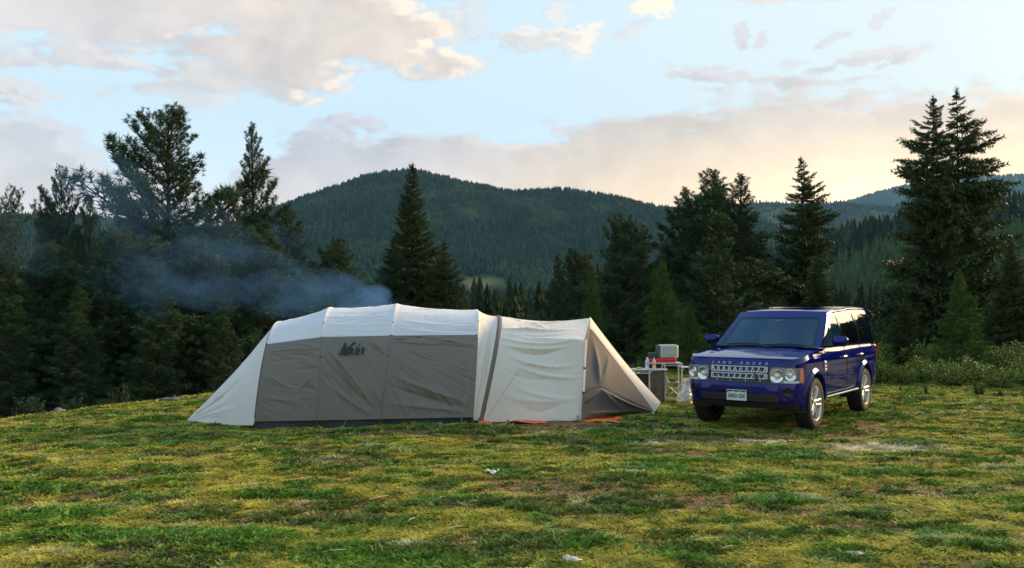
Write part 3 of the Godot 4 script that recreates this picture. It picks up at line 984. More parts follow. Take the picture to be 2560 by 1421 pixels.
func make_shrubs() -> void:
	make_shrub_kinds()
	rng.seed = 77
	var g := "willow bushes of the thicket beyond the car"
	var spots := [
		[0, 9.14, 21.7, 0.58, 0.77, "first willow bush from the car in the low front row of the thicket"],
		[1, 9.33, 21.4, 0.76, 0.57, "second willow bush from the car in the low front row of the thicket"],
		[2, 9.80, 21.2, 0.56, 0.64, "third willow bush from the car in the low front row of the thicket"],
		[0, 10.40, 21.5, 0.72, 0.59, "fourth willow bush from the car in the low front row of the thicket"],
		[1, 11.12, 22.3, 0.67, 0.78, "fifth willow bush from the car in the low front row of the thicket"],
		[2, 10.87, 20.8, 0.64, 0.74, "sixth willow bush from the car in the low front row of the thicket"],
		[0, 11.70, 21.8, 0.71, 0.73, "seventh willow bush from the car in the low front row of the thicket"],
		[1, 12.28, 21.9, 0.61, 0.6, "eighth willow bush from the car in the low front row of the thicket"],
		[2, 11.64, 20.1, 0.6, 0.77, "ninth willow bush from the car in the low front row of the thicket"],
		[0, 12.96, 21.4, 0.64, 0.67, "tenth willow bush from the car in the low front row of the thicket"],
		[1, 12.50, 20.3, 0.76, 0.58, "eleventh willow bush from the car in the low front row of the thicket"],
		[1, 11.61, 27.0, 0.94, 1.07, "first willow bush from the car in the middle row of the thicket"],
		[2, 12.14, 27.2, 0.82, 0.96, "second willow bush from the car in the middle row of the thicket"],
		[0, 12.61, 27.1, 0.92, 1.08, "third willow bush from the car in the middle row of the thicket"],
		[1, 13.07, 26.5, 0.96, 0.83, "fourth willow bush from the car in the middle row of the thicket"],
		[2, 13.92, 26.9, 0.95, 1.09, "fifth willow bush from the car in the middle row of the thicket"],
		[0, 13.93, 26.2, 0.95, 0.84, "sixth willow bush from the car in the middle row of the thicket"],
		[1, 14.08, 25.3, 1.05, 0.84, "seventh willow bush from the car in the middle row of the thicket"],
		[2, 14.62, 25.0, 0.86, 0.98, "eighth willow bush from the car in the middle row of the thicket"],
		[0, 15.29, 25.6, 0.97, 0.98, "ninth willow bush from the car in the middle row of the thicket"],
		[1, 16.18, 25.7, 0.89, 1.06, "tenth willow bush from the car in the middle row of the thicket"],
		[0, 13.34, 30.7, 1.12, 1.2, "first willow bush from the car in the tall back row of the thicket"],
		[1, 14.63, 31.6, 1.24, 1.0, "second willow bush from the car in the tall back row of the thicket"],
		[2, 15.27, 31.2, 1.13, 1.0, "third willow bush from the car in the tall back row of the thicket"],
		[0, 15.55, 30.3, 1.03, 1.14, "fourth willow bush from the car in the tall back row of the thicket"],
		[1, 16.23, 30.0, 1.24, 1.05, "fifth willow bush from the car in the tall back row of the thicket"],
		[2, 18.01, 31.1, 1.22, 1.03, "sixth willow bush from the car in the tall back row of the thicket"],
		[0, 17.85, 29.7, 1.12, 1.01, "seventh willow bush from the car in the tall back row of the thicket"],
		[3, 10.13, 18.3, 0.34, 0.24, "dark round bush standing alone on the grass before the thicket"],
		[3, 8.98, 18.3, 0.27, 0.07, "thin leggy seedling on the grass, second from the car"],
		[3, 8.94, 19.4, 0.2, 0.06, "thin short seedling on the grass nearest to the car"],
		[3, 9.88, 20.8, 0.2, 0.08, "small dark seedling at the very edge of the thicket"],
		[3, 9.14, 17.9, 0.11, 0.16, "flat dark sprig on the grass between the seedling and the round bush"],
		[3, 10.37, 17.9, 0.2, 0.2, "small bush on the grass beside the dark round bush"],
		[2, 11.63, 19.7, 0.25, 0.2, "small pale bush at the thicket edge beyond the dark round bush"],
		[3, -7.99, 17.2, 0.6, 0.38, "leafy bush at the meadow edge under the pines, nearest to the tent"],
		[3, -8.37, 16.2, 0.45, 0.4, "leafy bush at the meadow edge under the pines, middle one"],
		[3, -8.78, 15.3, 0.5, 0.5, "leafy bush at the meadow edge under the pines, far left one"],
		[2, -7.66, 18.7, 0.4, 0.5, "dark low bush in the shade under the pines beside the tent's guyed end"],
		[0, 5.36, 26.8, 0.6, 0.9, "bush on the grass behind the camp kitchen stand"],
		[1, 4.40, 28.9, 0.7, 1.2, "dark bush behind the brown fabric cupboard"],
		[2, -7.33, 20.8, 0.5, 0.8, "dark bush just beyond the tent's sloping end"],
	]
	for s in spots:
		place_shrub("bush", s[0], s[1], s[2], s[3], s[4], s[5] if s[5] != "" else "low grey-green willow bush in the thicket beyond the car", g if s[5].contains("willow bush") else "", rng.randf() * TAU)


# ---------------------------------------------------------------- tent
# the tent's own axes: x along its length, y up, z towards the near side
# hoops: foot x, crown x, height, half width
const HOOPS := [[0.0, 0.17, 1.645, 1.24], [0.96, 1.02, 1.875, 1.27], [1.92, 2.14, 1.925, 1.27], [3.36, 3.5, 1.81, 1.27], [3.45, 3.84, 1.70, 1.25]]
const ROUND := 2.7


func arch(h: Array, a: float) -> Vector3:            # a from 0 at the near foot over the crown to 1 at the far foot
	var t := PI * a
	var cz := cos(t)
	var z: float = h[3] * signf(cz) * pow(absf(cz), 2.0 / ROUND)
	var y: float = h[2] * pow(maxf(sin(t), 0.0), 2.0 / ROUND)
	return Vector3(lerpf(h[0], h[1], y / h[2]), y, z)


func arch_a(h: Array, y: float) -> float:            # the near-side angle at which a hoop has that height
	return asin(pow(clampf(y / h[2], 0.0, 1.0), ROUND / 2.0)) / PI


func panel_point(i: int, u: float, a0: float, a1: float, v: float, sag: float) -> Vector3:
	var p := arch(HOOPS[i], lerpf(a0, a1, v))
	var q := arch(HOOPS[i + 1], lerpf(a0, a1, v))
	var r := p.lerp(q, u)
	var s := sag * sin(PI * u)
	return Vector3(r.x, r.y * (1.0 - s * 0.35), r.z * (1.0 - s * 0.6))


func fold_set(seed_: int, n: int, dir: Vector2, jitter: float, len_: Vector2, width: Vector2, amp: Vector2, bow := 0.0, fan := Vector2(-9, -9)) -> Array:
	rng.seed = seed_
	var out := []
	for i in n:
		var p := Vector2(rng.randf_range(-0.1, 1.0), rng.randf_range(0.0, 1.0))
		var d := dir.rotated(rng.randf_range(-jitter, jitter))
		if fan.x > -5.0:
			d = (p - fan).normalized().rotated(rng.randf_range(-0.06, 0.06))
		var l := rng.randf_range(len_.x, len_.y)
		out.append([p, p + d * l, rng.randf_range(width.x, width.y), rng.randf_range(amp.x, amp.y) * (1.0 if rng.randf() < 0.6 else -1.0), bow * rng.randf_range(0.6, 1.3)])
	return out


func folded(q: Vector2, folds: Array) -> float:      # q across the panel, both 0..1, v upward
	var s := 0.0
	for f in folds:
		var ab: Vector2 = f[1] - f[0]
		var l := ab.length()
		var d := ab / l
		var r: Vector2 = q - f[0]
		var t := r.dot(d) / l
		if t < 0.0 or t > 1.0:
			continue
		var off: float = r.dot(Vector2(-d.y, d.x)) - f[4] * 4.0 * t * (t - 1.0)
		if absf(off) > f[2] * 3.0:
			continue
		s += 2.1 * f[3] * exp(-absf(off) / f[2] * 1.25) * sin(PI * t)
	return s


func cloth(called: String, nu: int, nv: int, f: Callable, folds: Array, m: Material, parent: Node, edge := 0.04) -> MeshInstance3D:
	var pts := []
	for i in nu + 1:
		var row := PackedVector3Array()
		for j in nv + 1:
			row.append(f.call(float(i) / nu, float(j) / nv))
		pts.append(row)
	var b := MB.new()
	var moved := []
	for i in nu + 1:
		var row := PackedVector3Array()
		for j in nv + 1:
			var du: Vector3 = pts[min(i + 1, nu)][j] - pts[max(i - 1, 0)][j]
			var dv: Vector3 = pts[i][min(j + 1, nv)] - pts[i][max(j - 1, 0)]
			var n := du.cross(dv).normalized()
			var u := float(i) / nu
			var v := float(j) / nv
			var hold := sstep(0.0, edge, u) * sstep(0.0, edge, 1.0 - u) * sstep(0.0, edge, v) * sstep(0.0, edge, 1.0 - v)
			row.append(pts[i][j] + n * (folded(Vector2(u, v), folds) + n_fine.get_noise_3dv(pts[i][j] * 40.0) * 0.006) * hold)
		moved.append(row)
	for i in nu:
		for j in nv:
			b.quad(moved[i][j], moved[i + 1][j], moved[i + 1][j + 1], moved[i][j + 1])
	return obj(called, b.mesh(80.0), m, parent)


func make_tent() -> void:
	var t := thing("tunnel_tent", "long grey-brown and white tunnel tent with cream awning, pitched on the grass", "tent", Vector3(-4.07, 0.0, -14.165), deg_to_rad(5.0))
	t.rotation.z = deg_to_rad(0.55)
	var white := mat(lin(0.72, 0.705, 0.65), 0.62, 0.0, {"backlight_enabled": true, "backlight": Color(0.22, 0.22, 0.2), "metallic_specular": 0.35})
	var brown := mat(lin(0.20, 0.178, 0.14), 0.6, 0.0, {"metallic_specular": 0.4, "backlight_enabled": true, "backlight": Color(0.12, 0.12, 0.12)})
	var cream := mat(lin(0.76, 0.69, 0.56), 0.68, 0.0, {"backlight_enabled": true, "backlight": Color(0.28, 0.27, 0.24), "metallic_specular": 0.35})
	for m in [white, brown, cream]:
		m.heightmap_enabled = true
		m.heightmap_texture = noise_tex(33, 0.012, 512, [], 4)
		m.heightmap_scale = 0.3
		m.uv1_triplanar = true
		m.uv1_scale = Vector3.ONE * 1.7
	var meshy := mat(lin(0.085, 0.08, 0.073), 0.8)  # base colour lowered so the sunlit net looks shaded
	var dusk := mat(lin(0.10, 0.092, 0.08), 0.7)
	var band := mat(lin(0.17, 0.14, 0.11), 0.75)
	var tub := mat(lin(0.022, 0.022, 0.026), 0.6)
	var cord := mat(lin(0.16, 0.21, 0.07), 0.6)
	var print_ink := mat(lin(0.012, 0.022, 0.022), 0.7)
	var alu := mat(lin(0.78, 0.78, 0.76), 0.35, 0.3)
	var seam := [1.30, 1.405, 1.415, 1.41]
	var hem := 0.13
	for i in 3:
		var A: Array = HOOPS[i]
		var B: Array = HOOPS[i + 1]
		var h0 := [arch_a(A, hem), arch_a(B, hem)]
		var s0 := [arch_a(A, seam[i]), arch_a(B, seam[i + 1])]
		var side := func(u: float, v: float) -> Vector3:
			var p := arch(A, lerpf(h0[0], s0[0], v))
			var q := arch(B, lerpf(h0[1], s0[1], v))
			var r := p.lerp(q, u)
			r.z -= 0.035 * sin(PI * u) * sin(PI * v)
			return r
		var folds: Array
		if i == 0:
			folds = fold_set(5, 34, Vector2(1, -0.35), 0.35, Vector2(0.25, 0.8), Vector2(0.006, 0.02), Vector2(0.003, 0.008)) + [[Vector2(0.05, 0.52), Vector2(0.66, 0.27), 0.03, 0.014, 0.03], [Vector2(0.64, 0.26), Vector2(0.9, 0.42), 0.03, 0.012, 0.0]] + fold_set(6, 10, Vector2(1, -0.05), 0.1, Vector2(0.5, 0.9), Vector2(0.01, 0.015), Vector2(0.003, 0.006))
		elif i == 1:
			folds = fold_set(15, 40, Vector2(0.72, -0.7), 0.16, Vector2(0.25, 1.0), Vector2(0.008, 0.022), Vector2(0.004, 0.011)) + [[Vector2(0.1, 0.8), Vector2(0.95, 0.02), 0.025, 0.02, 0.04], [Vector2(0.08, 0.6), Vector2(0.97, 0.03), 0.028, -0.018, 0.05], [Vector2(0.1, 0.35), Vector2(0.9, 0.02), 0.02, 0.016, 0.04]]
		else:
			folds = fold_set(26, 46, Vector2(1, -0.2), 0.1, Vector2(0.3, 0.95), Vector2(0.007, 0.02), Vector2(0.004, 0.011), 0.03, Vector2(-0.35, 0.95)) + [[Vector2(0.05, 0.42), Vector2(0.98, 0.1), 0.03, 0.02, 0.03], [Vector2(0.03, 0.3), Vector2(0.95, 0.05), 0.025, -0.02, 0.02], [Vector2(0.05, 0.12), Vector2(0.97, 0.03), 0.02, 0.016, 0.0], [Vector2(0.3, 0.99), Vector2(0.99, 0.8), 0.02, 0.014, 0.0]]
		cloth("side_panel", 120, 100, side, folds, brown, t, 0.05)
		# roof fly, from the near seam over the crown to the far seam
		var roof := func(u: float, v: float) -> Vector3:
			var p := arch(A, lerpf(s0[0], 1.0 - s0[0], v))
			var q := arch(B, lerpf(s0[1], 1.0 - s0[1], v))
			var r := p.lerp(q, u)
			r.y -= 0.03 * sin(PI * u)
			r.y += 0.012 * exp(-pow(minf(u, 1.0 - u) / 0.03, 2.0))
			return r
		var rf := fold_set(35 + i, 60, Vector2(1, -0.22) if i > 0 else Vector2(1, 0.12), 0.12, Vector2(0.4, 1.0), Vector2(0.004, 0.010), Vector2(0.0025, 0.006), 0.02)
		for f in rf:
			f[0].y *= 0.45
			f[1].y = f[0].y + (f[1].y - f[0].y) * 0.45
		cloth("roof_panel", 100, 130, roof, rf, white, t, 0.03)
		var far_side := func(u: float, v: float) -> Vector3:
			return arch(A, lerpf(1.0 - s0[0], 1.0 - h0[0], v)).lerp(arch(B, lerpf(1.0 - s0[1], 1.0 - h0[1], v)), u)
		cloth("side_panel", 12, 12, far_side, [], brown, t)
	# dark floor tub below the fly
	var fb := MB.new()
	fb.grid(40, 3, func(u: float, v: float) -> Vector3: return Vector3(lerpf(0.02, 3.42, u), lerpf(-0.06, 0.20, v), 1.235 - 0.03 * v + 0.02 * sin(u * 19.0) * (1.0 - v)))
	fb.box(Vector3(1.7, 0.015, 0.0), Vector3(3.4, 0.03, 2.42), 0.005)
	obj("floor_tub", fb.mesh(50.0), tub, t)
	# poles showing as ridges under the cloth
	for i in 5:
		var path := []
		for k in 33:
			var low: float = 0.015 if i in [0, 4] else 0.236
			var p := arch(HOOPS[i], lerpf(low, 1.0 - low, k / 32.0))
			path.append(p * Vector3(1, 1.0, 1.0) + Vector3(0, 0.002, 0.0))
		var pb := MB.new()
		pb.tube(path, [0.011], 6)
		obj("hoop_pole", pb.mesh(70.0), white if i in [1, 2] else band if i in [0, 4] else cream, t)
	for i in [1, 2]:
		var sb := MB.new()
		var sp := []
		for k in 25:
			var q := arch(HOOPS[i], lerpf(arch_a(HOOPS[i], hem), arch_a(HOOPS[i], seam[i]), k / 24.0))
			sp.append(q + Vector3(0, 0, 0.001))
		sb.tube(sp, [0.008], 6)
		obj("hoop_seam", sb.mesh(60.0), brown, t)
	# sloping white end, guyed to a peg
	var peg := Vector3(-1.32, 0.03, 0.12)
	var h1: Array = HOOPS[0]
	var end := func(u: float, v: float) -> Vector3:
		var a := arch(h1, lerpf(arch_a(h1, 0.07), 0.985, v))
		var r := a.lerp(peg, u)
		var pull := sin(PI * u) * 0.05
		return r + Vector3(pull * 0.4, -pull * 0.6, -pull * signf(a.z) * 0.8)
	var ef := fold_set(51, 12, Vector2(1, 0.02), 0.03, Vector2(0.5, 0.9), Vector2(0.008, 0.016), Vector2(0.005, 0.012))
	for f in ef:
		f[0].x = 0.25
		f[0].y *= 0.35
		f[1] = f[0] + Vector2(0.72, (0.1 - f[0].y) * 0.3)
	cloth("end_panel", 60, 90, end, ef, white, t, 0.02)
	# cream connecting collar between the last hoops, a dark slit at its foot
	var collar := func(u: float, v: float) -> Vector3: return panel_point(3, u, 0.0045, 0.9955, v, 0.05)
	cloth("collar", 14, 80, collar, [[Vector2(0.2, 0.02), Vector2(0.6, 0.3), 0.05, 0.02, 0.0], [Vector2(0.7, 0.02), Vector2(0.7, 0.35), 0.06, -0.02, 0.0]], cream, t, 0.02)
	# zipped brown band along the awning's hoop
	var zb := MB.new()
	zb.grid(48, 3, func(u: float, v: float) -> Vector3:
		var p := arch(HOOPS[4], lerpf(0.003, 0.985, u))
		return p + Vector3(lerpf(-0.008, 0.052, v), 0.012 + 0.01 * sin(v * PI), 0.014 * signf(p.z) * sin(v * PI)))
	obj("zipped_band", zb.mesh(60.0), band, t)
	# awning: side cloth from the hoop to the upright pole and the peak
	var peak := Vector3(5.47, 1.655, 0.0)
	var edge_near := func(v: float) -> Vector3:
		if v < 0.55:
			return Vector3(5.08, 0.04, 1.25).lerp(Vector3(5.19, 1.30, 0.97), v / 0.55)
		return Vector3(5.19, 1.30, 0.97).lerp(peak, (v - 0.55) / 0.45)
	var hoop5: Array = HOOPS[4]
	var awn := func(u: float, v: float) -> Vector3:
		var p := arch(hoop5, lerpf(arch_a(hoop5, 0.05), 0.5, pow(v, 0.9))) + Vector3(0.06, 0, 0)
		var q: Vector3 = edge_near.call(v)
		var r := p.lerp(q, u)
		r.y -= 0.07 * sin(PI * u) * sstep(0.3, 1.0, v)
		r.z -= 0.06 * sin(PI * u) * sin(PI * v)
		return r
	var af := []
	rng.seed = 88
	for k in 17:
		var v0 := 0.06 + 0.92 * k / 17.0 + rng.randf_range(-0.02, 0.02)
		var x0 := rng.randf_range(-0.05, 0.3)
		var rise := 0.16 * sstep(0.1, 0.8, v0) + rng.randf_range(-0.02, 0.04)
		af.append([Vector2(x0, v0), Vector2(rng.randf_range(0.75, 1.02), v0 + rise), rng.randf_range(0.009, 0.02), rng.randf_range(0.01, 0.026) * (1.0 if k % 3 else -1.0), rng.randf_range(0.02, 0.06)])
	af.append([Vector2(0.02, 0.98), Vector2(0.62, 0.72), 0.02, 0.012, 0.0])
	cloth("awning_side", 130, 110, awn, af, cream, t, 0.02)
	var awn_far := func(u: float, v: float) -> Vector3:
		var r: Vector3 = awn.call(u, 1.0 - v)
		return Vector3(r.x, r.y, -r.z)
	cloth("awning_side", 24, 24, awn_far, [], cream, t)
	# pointed awning end: netting above, coloured darker to look unlit, dark cloth below, a broad cream band along its ridge
	var toe := Vector3(6.56, 0.02, 0.16)
	var lowmid := Vector3(5.47, 0.55, 0.90)
	var ridge_near := func(s: float) -> Vector3: return Vector3(5.44, 1.50, 0.16).lerp(toe, s)
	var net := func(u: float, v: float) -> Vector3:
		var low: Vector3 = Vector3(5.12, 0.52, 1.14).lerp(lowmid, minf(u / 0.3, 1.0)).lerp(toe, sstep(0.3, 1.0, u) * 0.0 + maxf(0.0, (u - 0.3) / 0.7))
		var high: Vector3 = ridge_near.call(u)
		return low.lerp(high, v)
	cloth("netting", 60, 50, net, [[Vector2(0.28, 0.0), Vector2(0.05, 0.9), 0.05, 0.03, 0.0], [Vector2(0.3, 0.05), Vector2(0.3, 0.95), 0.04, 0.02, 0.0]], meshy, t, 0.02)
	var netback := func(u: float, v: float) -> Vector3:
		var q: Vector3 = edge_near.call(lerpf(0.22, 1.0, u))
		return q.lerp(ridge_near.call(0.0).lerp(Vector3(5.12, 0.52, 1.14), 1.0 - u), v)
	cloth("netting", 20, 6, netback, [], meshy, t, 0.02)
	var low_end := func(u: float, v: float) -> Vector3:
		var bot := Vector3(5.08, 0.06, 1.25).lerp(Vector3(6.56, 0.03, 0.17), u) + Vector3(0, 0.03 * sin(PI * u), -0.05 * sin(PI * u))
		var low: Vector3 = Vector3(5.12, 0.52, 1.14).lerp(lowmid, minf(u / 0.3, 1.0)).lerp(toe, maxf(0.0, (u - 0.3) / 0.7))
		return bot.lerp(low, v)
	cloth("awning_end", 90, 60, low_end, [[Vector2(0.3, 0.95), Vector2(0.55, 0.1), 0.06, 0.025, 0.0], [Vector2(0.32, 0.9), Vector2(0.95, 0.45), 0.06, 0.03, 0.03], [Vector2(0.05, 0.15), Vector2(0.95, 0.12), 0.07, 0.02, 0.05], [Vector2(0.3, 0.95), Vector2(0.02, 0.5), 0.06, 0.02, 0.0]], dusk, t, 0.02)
	var strip := func(u: float, v: float) -> Vector3:
		var a: Vector3 = Vector3(5.38, 1.43, 0.24).lerp(Vector3(6.50, -0.01, 0.22), u)
		var b: Vector3 = Vector3(5.475, 1.68, -0.05).lerp(Vector3(6.72, 0.16, -0.08), u)
		var r := a.lerp(b, v)
		var s := 0.03 * sin(PI * u)
		return r + Vector3(-s, -s * 0.6, 0) + Vector3(0.02, 0.02, 0.015) * sin(PI * v)
	cloth("ridge_band", 50, 8, strip, [], cream, t, 0.02)
	var end_far := func(u: float, v: float) -> Vector3:
		var b: Vector3 = Vector3(5.475, 1.67, -0.05).lerp(Vector3(6.68, 0.12, -0.08), v)
		var f: Vector3 = Vector3(5.475, 1.67, -0.05).lerp(Vector3(5.08, 0.03, -1.25), v) if u > 0.5 else b
		return b.lerp(Vector3(5.475, 1.67, -0.05).lerp(Vector3(5.08, 0.03, -1.25), v), u)
	cloth("awning_end", 12, 12, end_far, [], cream, t)
	# upright awning pole in two tones
	var pp := MB.new()
	pp.tube([Vector3(5.21, 1.31, 1.015), Vector3(5.13, 0.48, 1.20)], [0.017, 0.017], 10)
	obj("awning_pole", pp.mesh(60.0), alu, t)
	var pq := MB.new()
	pq.tube([Vector3(5.13, 0.48, 1.20), Vector3(5.075, -0.1, 1.31)], [0.016, 0.016], 10)
	obj("awning_pole", pq.mesh(60.0), mat(lin(0.12, 0.12, 0.10), 0.5, 0.2), t)
	for y in [0.48, 0.86]:
		var pc := MB.new()
		var q0 := Vector3(5.13, 0.48, 1.20).lerp(Vector3(5.21, 1.31, 1.015), (y - 0.48) / 0.83)
		pc.tube([q0 - Vector3(0, 0.014, 0), q0 + Vector3(0, 0.014, 0)], [0.023, 0.023], 10)
		obj("pole_clip", pc.mesh(60.0), tub, t)
	# guy lines and peg loops
	var lines := [[Vector3(1.93, 1.19, 1.20), Vector3(1.38, 0.0, 1.95)], [Vector3(3.37, 1.20, 1.2), Vector3(3.14, 0.0, 1.95)], [Vector3(4.1, 0.86, 1.24), Vector3(3.5, 0.03, 1.42)], [Vector3(-1.32, 0.03, 0.12), Vector3(-1.47, -0.03, 0.2)]]
	for l in lines:
		var gb := MB.new()
		gb.bar(l[0], l[1], 0.0045, 5)
		obj("guy_line", gb.mesh(60.0), cord if l[0].x > 0.0 and l[0].x < 4.0 else mat(lin(0.42, 0.37, 0.29), 0.7) if l[0].x > 4.0 else band, t)
	for x in [0.02, 0.96, 1.92, 3.36, 3.46, 5.02]:
		var gb := MB.new()
		gb.tube([Vector3(x, 0.12, 1.25), Vector3(x - 0.02, 0.05, 1.29), Vector3(x, -0.03, 1.33), Vector3(x + 0.03, 0.04, 1.29), Vector3(x + 0.01, 0.12, 1.25)], [0.006], 5)
		obj("peg_loop", gb.mesh(60.0), mat(lin(0.03, 0.08, 0.015), 0.6), t)
	for p in [[0, seam[0]], [1, 1.1], [1, 1.62], [2, 1.1], [2, 1.62], [3, 1.62]]:
		var q := arch(HOOPS[p[0]], arch_a(HOOPS[p[0]], p[1]))
		var gb := MB.new()
		gb.box(q + Vector3(0, 0, 0.012), Vector3(0.02, 0.03, 0.012), 0.004)
		obj("guy_tab", gb.mesh(0.0), mat(lin(0.06, 0.07, 0.04), 0.7), t)
	# printed emblem: a tree, a peak and three letters, in units of the print
	var shapes := [
		[[380, 1020], [470, 950], [500, 880], [485, 850], [560, 780], [545, 710], [620, 650], [600, 590], [650, 530], [672, 495], [735, 510], [752, 575], [715, 590], [742, 660], [772, 705], [745, 740], [800, 790], [770, 880], [810, 920], [800, 1020]],
		[[765, 745], [840, 690], [1060, 465], [1130, 468], [1175, 505], [1090, 540], [1010, 640], [880, 760], [800, 800]],
		[[1232, 662], [1335, 545], [1430, 524], [1335, 605], [1275, 662]],
		[[805, 1018], [905, 720], [985, 720], [885, 1018]],
		[[945, 720], [1040, 720], [1085, 760], [1080, 820], [1030, 870], [900, 885], [915, 835], [990, 825], [1000, 780], [930, 775]],
		[[925, 870], [1000, 870], [1060, 1000], [975, 1005]],
		[[1185, 718], [1380, 718], [1362, 778], [1265, 778], [1252, 832], [1392, 832], [1376, 888], [1240, 888], [1230, 938], [1345, 938], [1328, 1008], [1130, 1012]],
		[[1462, 700], [1562, 700], [1520, 1002], [1420, 1002]]]
	var A1: Array = HOOPS[1]
	var B1: Array = HOOPS[2]
	var on_wall := func(p: Vector2) -> Vector3:
		var x: float = 1.27 + (p.x - 380.0) / 2560.0 * 0.88
		var y: float = 1.325 - (p.y - 465.0) / 1280.0 * 0.455
		var u: float = (x - 0.99) / 1.0
		var q := arch(A1, arch_a(A1, y)).lerp(arch(B1, arch_a(B1, y)), clampf(u, 0.0, 1.0))
		return Vector3(x, y, q.z + 0.009)
	var lb := MB.new()
	for s in shapes:
		var pv := PackedVector2Array()
		for q in s:
			pv.append(Vector2(q[0], q[1]))
		lb.poly(pv, on_wall)
	obj("printed_emblem", lb.mesh(0.0), print_ink, t)
	# orange groundsheet showing under the awning
	var sheet := MB.new()
	sheet.grid(40, 10, func(u: float, v: float) -> Vector3: return Vector3(lerpf(-0.82, 1.35, u), 0.06 + 0.02 * sin(u * 17.0 + v * 3.0) + 0.02 * maxf(0.0, sin(u * 31.0)) * v, lerpf(-0.8, 0.20, v) + 0.05 * sin(u * 7.0 + 1.0) - 0.3 * sstep(0.45, 0.62, u) * (1.0 - sstep(0.92, 1.0, u))))
	sheet.grid(20, 8, func(u: float, v: float) -> Vector3: return Vector3(lerpf(1.35, 2.1, u), 0.03 + 0.02 * sin(u * 11.0 + v * 3.0), lerpf(-0.8, -0.06, v) + 0.04 * sin(u * 7.0)))
	tag(obj("groundsheet", sheet.mesh(70.0), mat(lin(0.85, 0.16, 0.02), 0.55)), "bright orange groundsheet peeping out under the cream awning's hem", "groundsheet").position = Vector3(0.3, 0.03, -13.22)
	var roll := MB.new()
	roll.tube([Vector3(0, 0.03, 0.0), Vector3(0.2, 0.045, 0.03), Vector3(0.42, 0.03, 0.05), Vector3(0.62, 0.045, 0.02)], [0.02, 0.032, 0.03, 0.02], 8)
	tag(obj("groundsheet", roll.mesh(70.0), mat(lin(0.62, 0.42, 0.22), 0.7)), "tan rolled edge of a sheet lying under the awning's pointed end", "groundsheet").position = Vector3(1.3, 0.0, -13.2)


# ---------------------------------------------------------------- car: x to its left, y up, z forward, middle of the wheelbase at the origin
var car_line := PackedVector2Array()         # plan outline of its left half, from the tail round to the middle of the nose
var car_len := PackedFloat32Array()          # arc length measured back from the nose
const AXLE := 1.4425
const HUB := 0.385


func car_outline() -> void:
	var pts := [Vector2(0, -2.50), Vector2(0.4, -2.495), Vector2(0.72, -2.47)]
	for k in 7:
		var a := PI / 2.0 * k / 6.0
		pts.append(Vector2(0.74 + 0.16 * sin(a), -2.31 - 0.155 * cos(a)))
	pts.append_array([Vector2(0.91, -2.1), Vector2(0.918, -1.0), Vector2(0.922, 0.0), Vector2(0.92, 1.0), Vector2(0.915, 1.5)])
	for k in 13:
		var a := PI / 2.0 * k / 12.0
		pts.append(Vector2(0.60 + 0.315 * pow(cos(a), 0.75), 1.72 + 0.50 * pow(sin(a), 0.75)))
	pts.append_array([Vector2(0.45, 2.245), Vector2(0.3, 2.265), Vector2(0.15, 2.278), Vector2(0, 2.282)])
	# resample
	var fine := PackedVector2Array()
	for i in pts.size() - 1:
		var n := maxi(1, int(ceil(pts[i].distance_to(pts[i + 1]) / 0.035)))
		for k in n:
			fine.append(pts[i].lerp(pts[i + 1], float(k) / n))
	fine.append(pts[-1])
	car_line = fine
	car_len.resize(fine.size())
	var s := 0.0
	for i in range(fine.size() - 1, -1, -1):
		car_len[i] = s
		if i > 0:
			s += fine[i].distance_to(fine[i - 1])


func car_normal(i: int) -> Vector2:
	var d := car_line[mini(i + 1, car_line.size() - 1)] - car_line[maxi(i - 1, 0)]
	if i == 0:
		return Vector2(0, -1)
	if i == car_line.size() - 1:
		return Vector2(0, 1)
	return Vector2(d.y, -d.x).normalized()


func car_inset(y: float, n: Vector2) -> float:
	var side := profile([Vector2(0.25, 0.10), Vector2(0.42, 0.045), Vector2(0.52, 0.018), Vector2(0.66, 0.004), Vector2(0.85, 0.0), Vector2(0.99, 0.004), Vector2(1.02, 0.0), Vector2(1.06, 0.012), Vector2(1.14, 0.035), Vector2(1.2, 0.06), Vector2(1.24, 0.085)], y)
	var nose := profile([Vector2(0.25, 0.16), Vector2(0.34, 0.09), Vector2(0.44, 0.03), Vector2(0.55, 0.0), Vector2(0.67, 0.0), Vector2(0.70, 0.018), Vector2(0.725, 0.05), Vector2(0.82, 0.055), Vector2(0.95, 0.07), Vector2(1.0, 0.08), Vector2(1.03, 0.095), Vector2(1.056, 0.13), Vector2(1.24, 0.42)], y)
	var tail := profile([Vector2(0.25, 0.12), Vector2(0.45, 0.02), Vector2(0.72, 0.0), Vector2(0.78, 0.04), Vector2(1.24, 0.06)], y)
	var f := maxf(n.y, 0.0)
	var r := maxf(-n.y, 0.0)
	return lerpf(lerpf(side, nose, f * f), tail, r * r)


func car_top(z: float) -> float:
	return profile([Vector2(-2.6, 1.215), Vector2(0.95, 1.195), Vector2(1.6, 1.14), Vector2(1.95, 1.10), Vector2(2.1, 1.078), Vector2(2.3, 1.056)], z)


func car_bottom(z: float, nose: bool) -> float:
	var low := profile([Vector2(-2.6, 0.50), Vector2(-2.0, 0.44), Vector2(-1.0, 0.40), Vector2(1.0, 0.40), Vector2(1.9, 0.36), Vector2(2.3, 0.33)], z)
	for ax in [-AXLE, AXLE]:
		var d: float = absf(z - ax)
		if d < 0.445:
			low = maxf(low, HUB + sqrt(0.445 * 0.445 - d * d))
	return low


func car_skin(i: int, y: float, off := 0.0) -> Vector3:
	var n := car_normal(i)
	var p := car_line[i] - n * (car_inset(y, n) - off)
	return Vector3(maxf(p.x, 0.0), y, p.y)


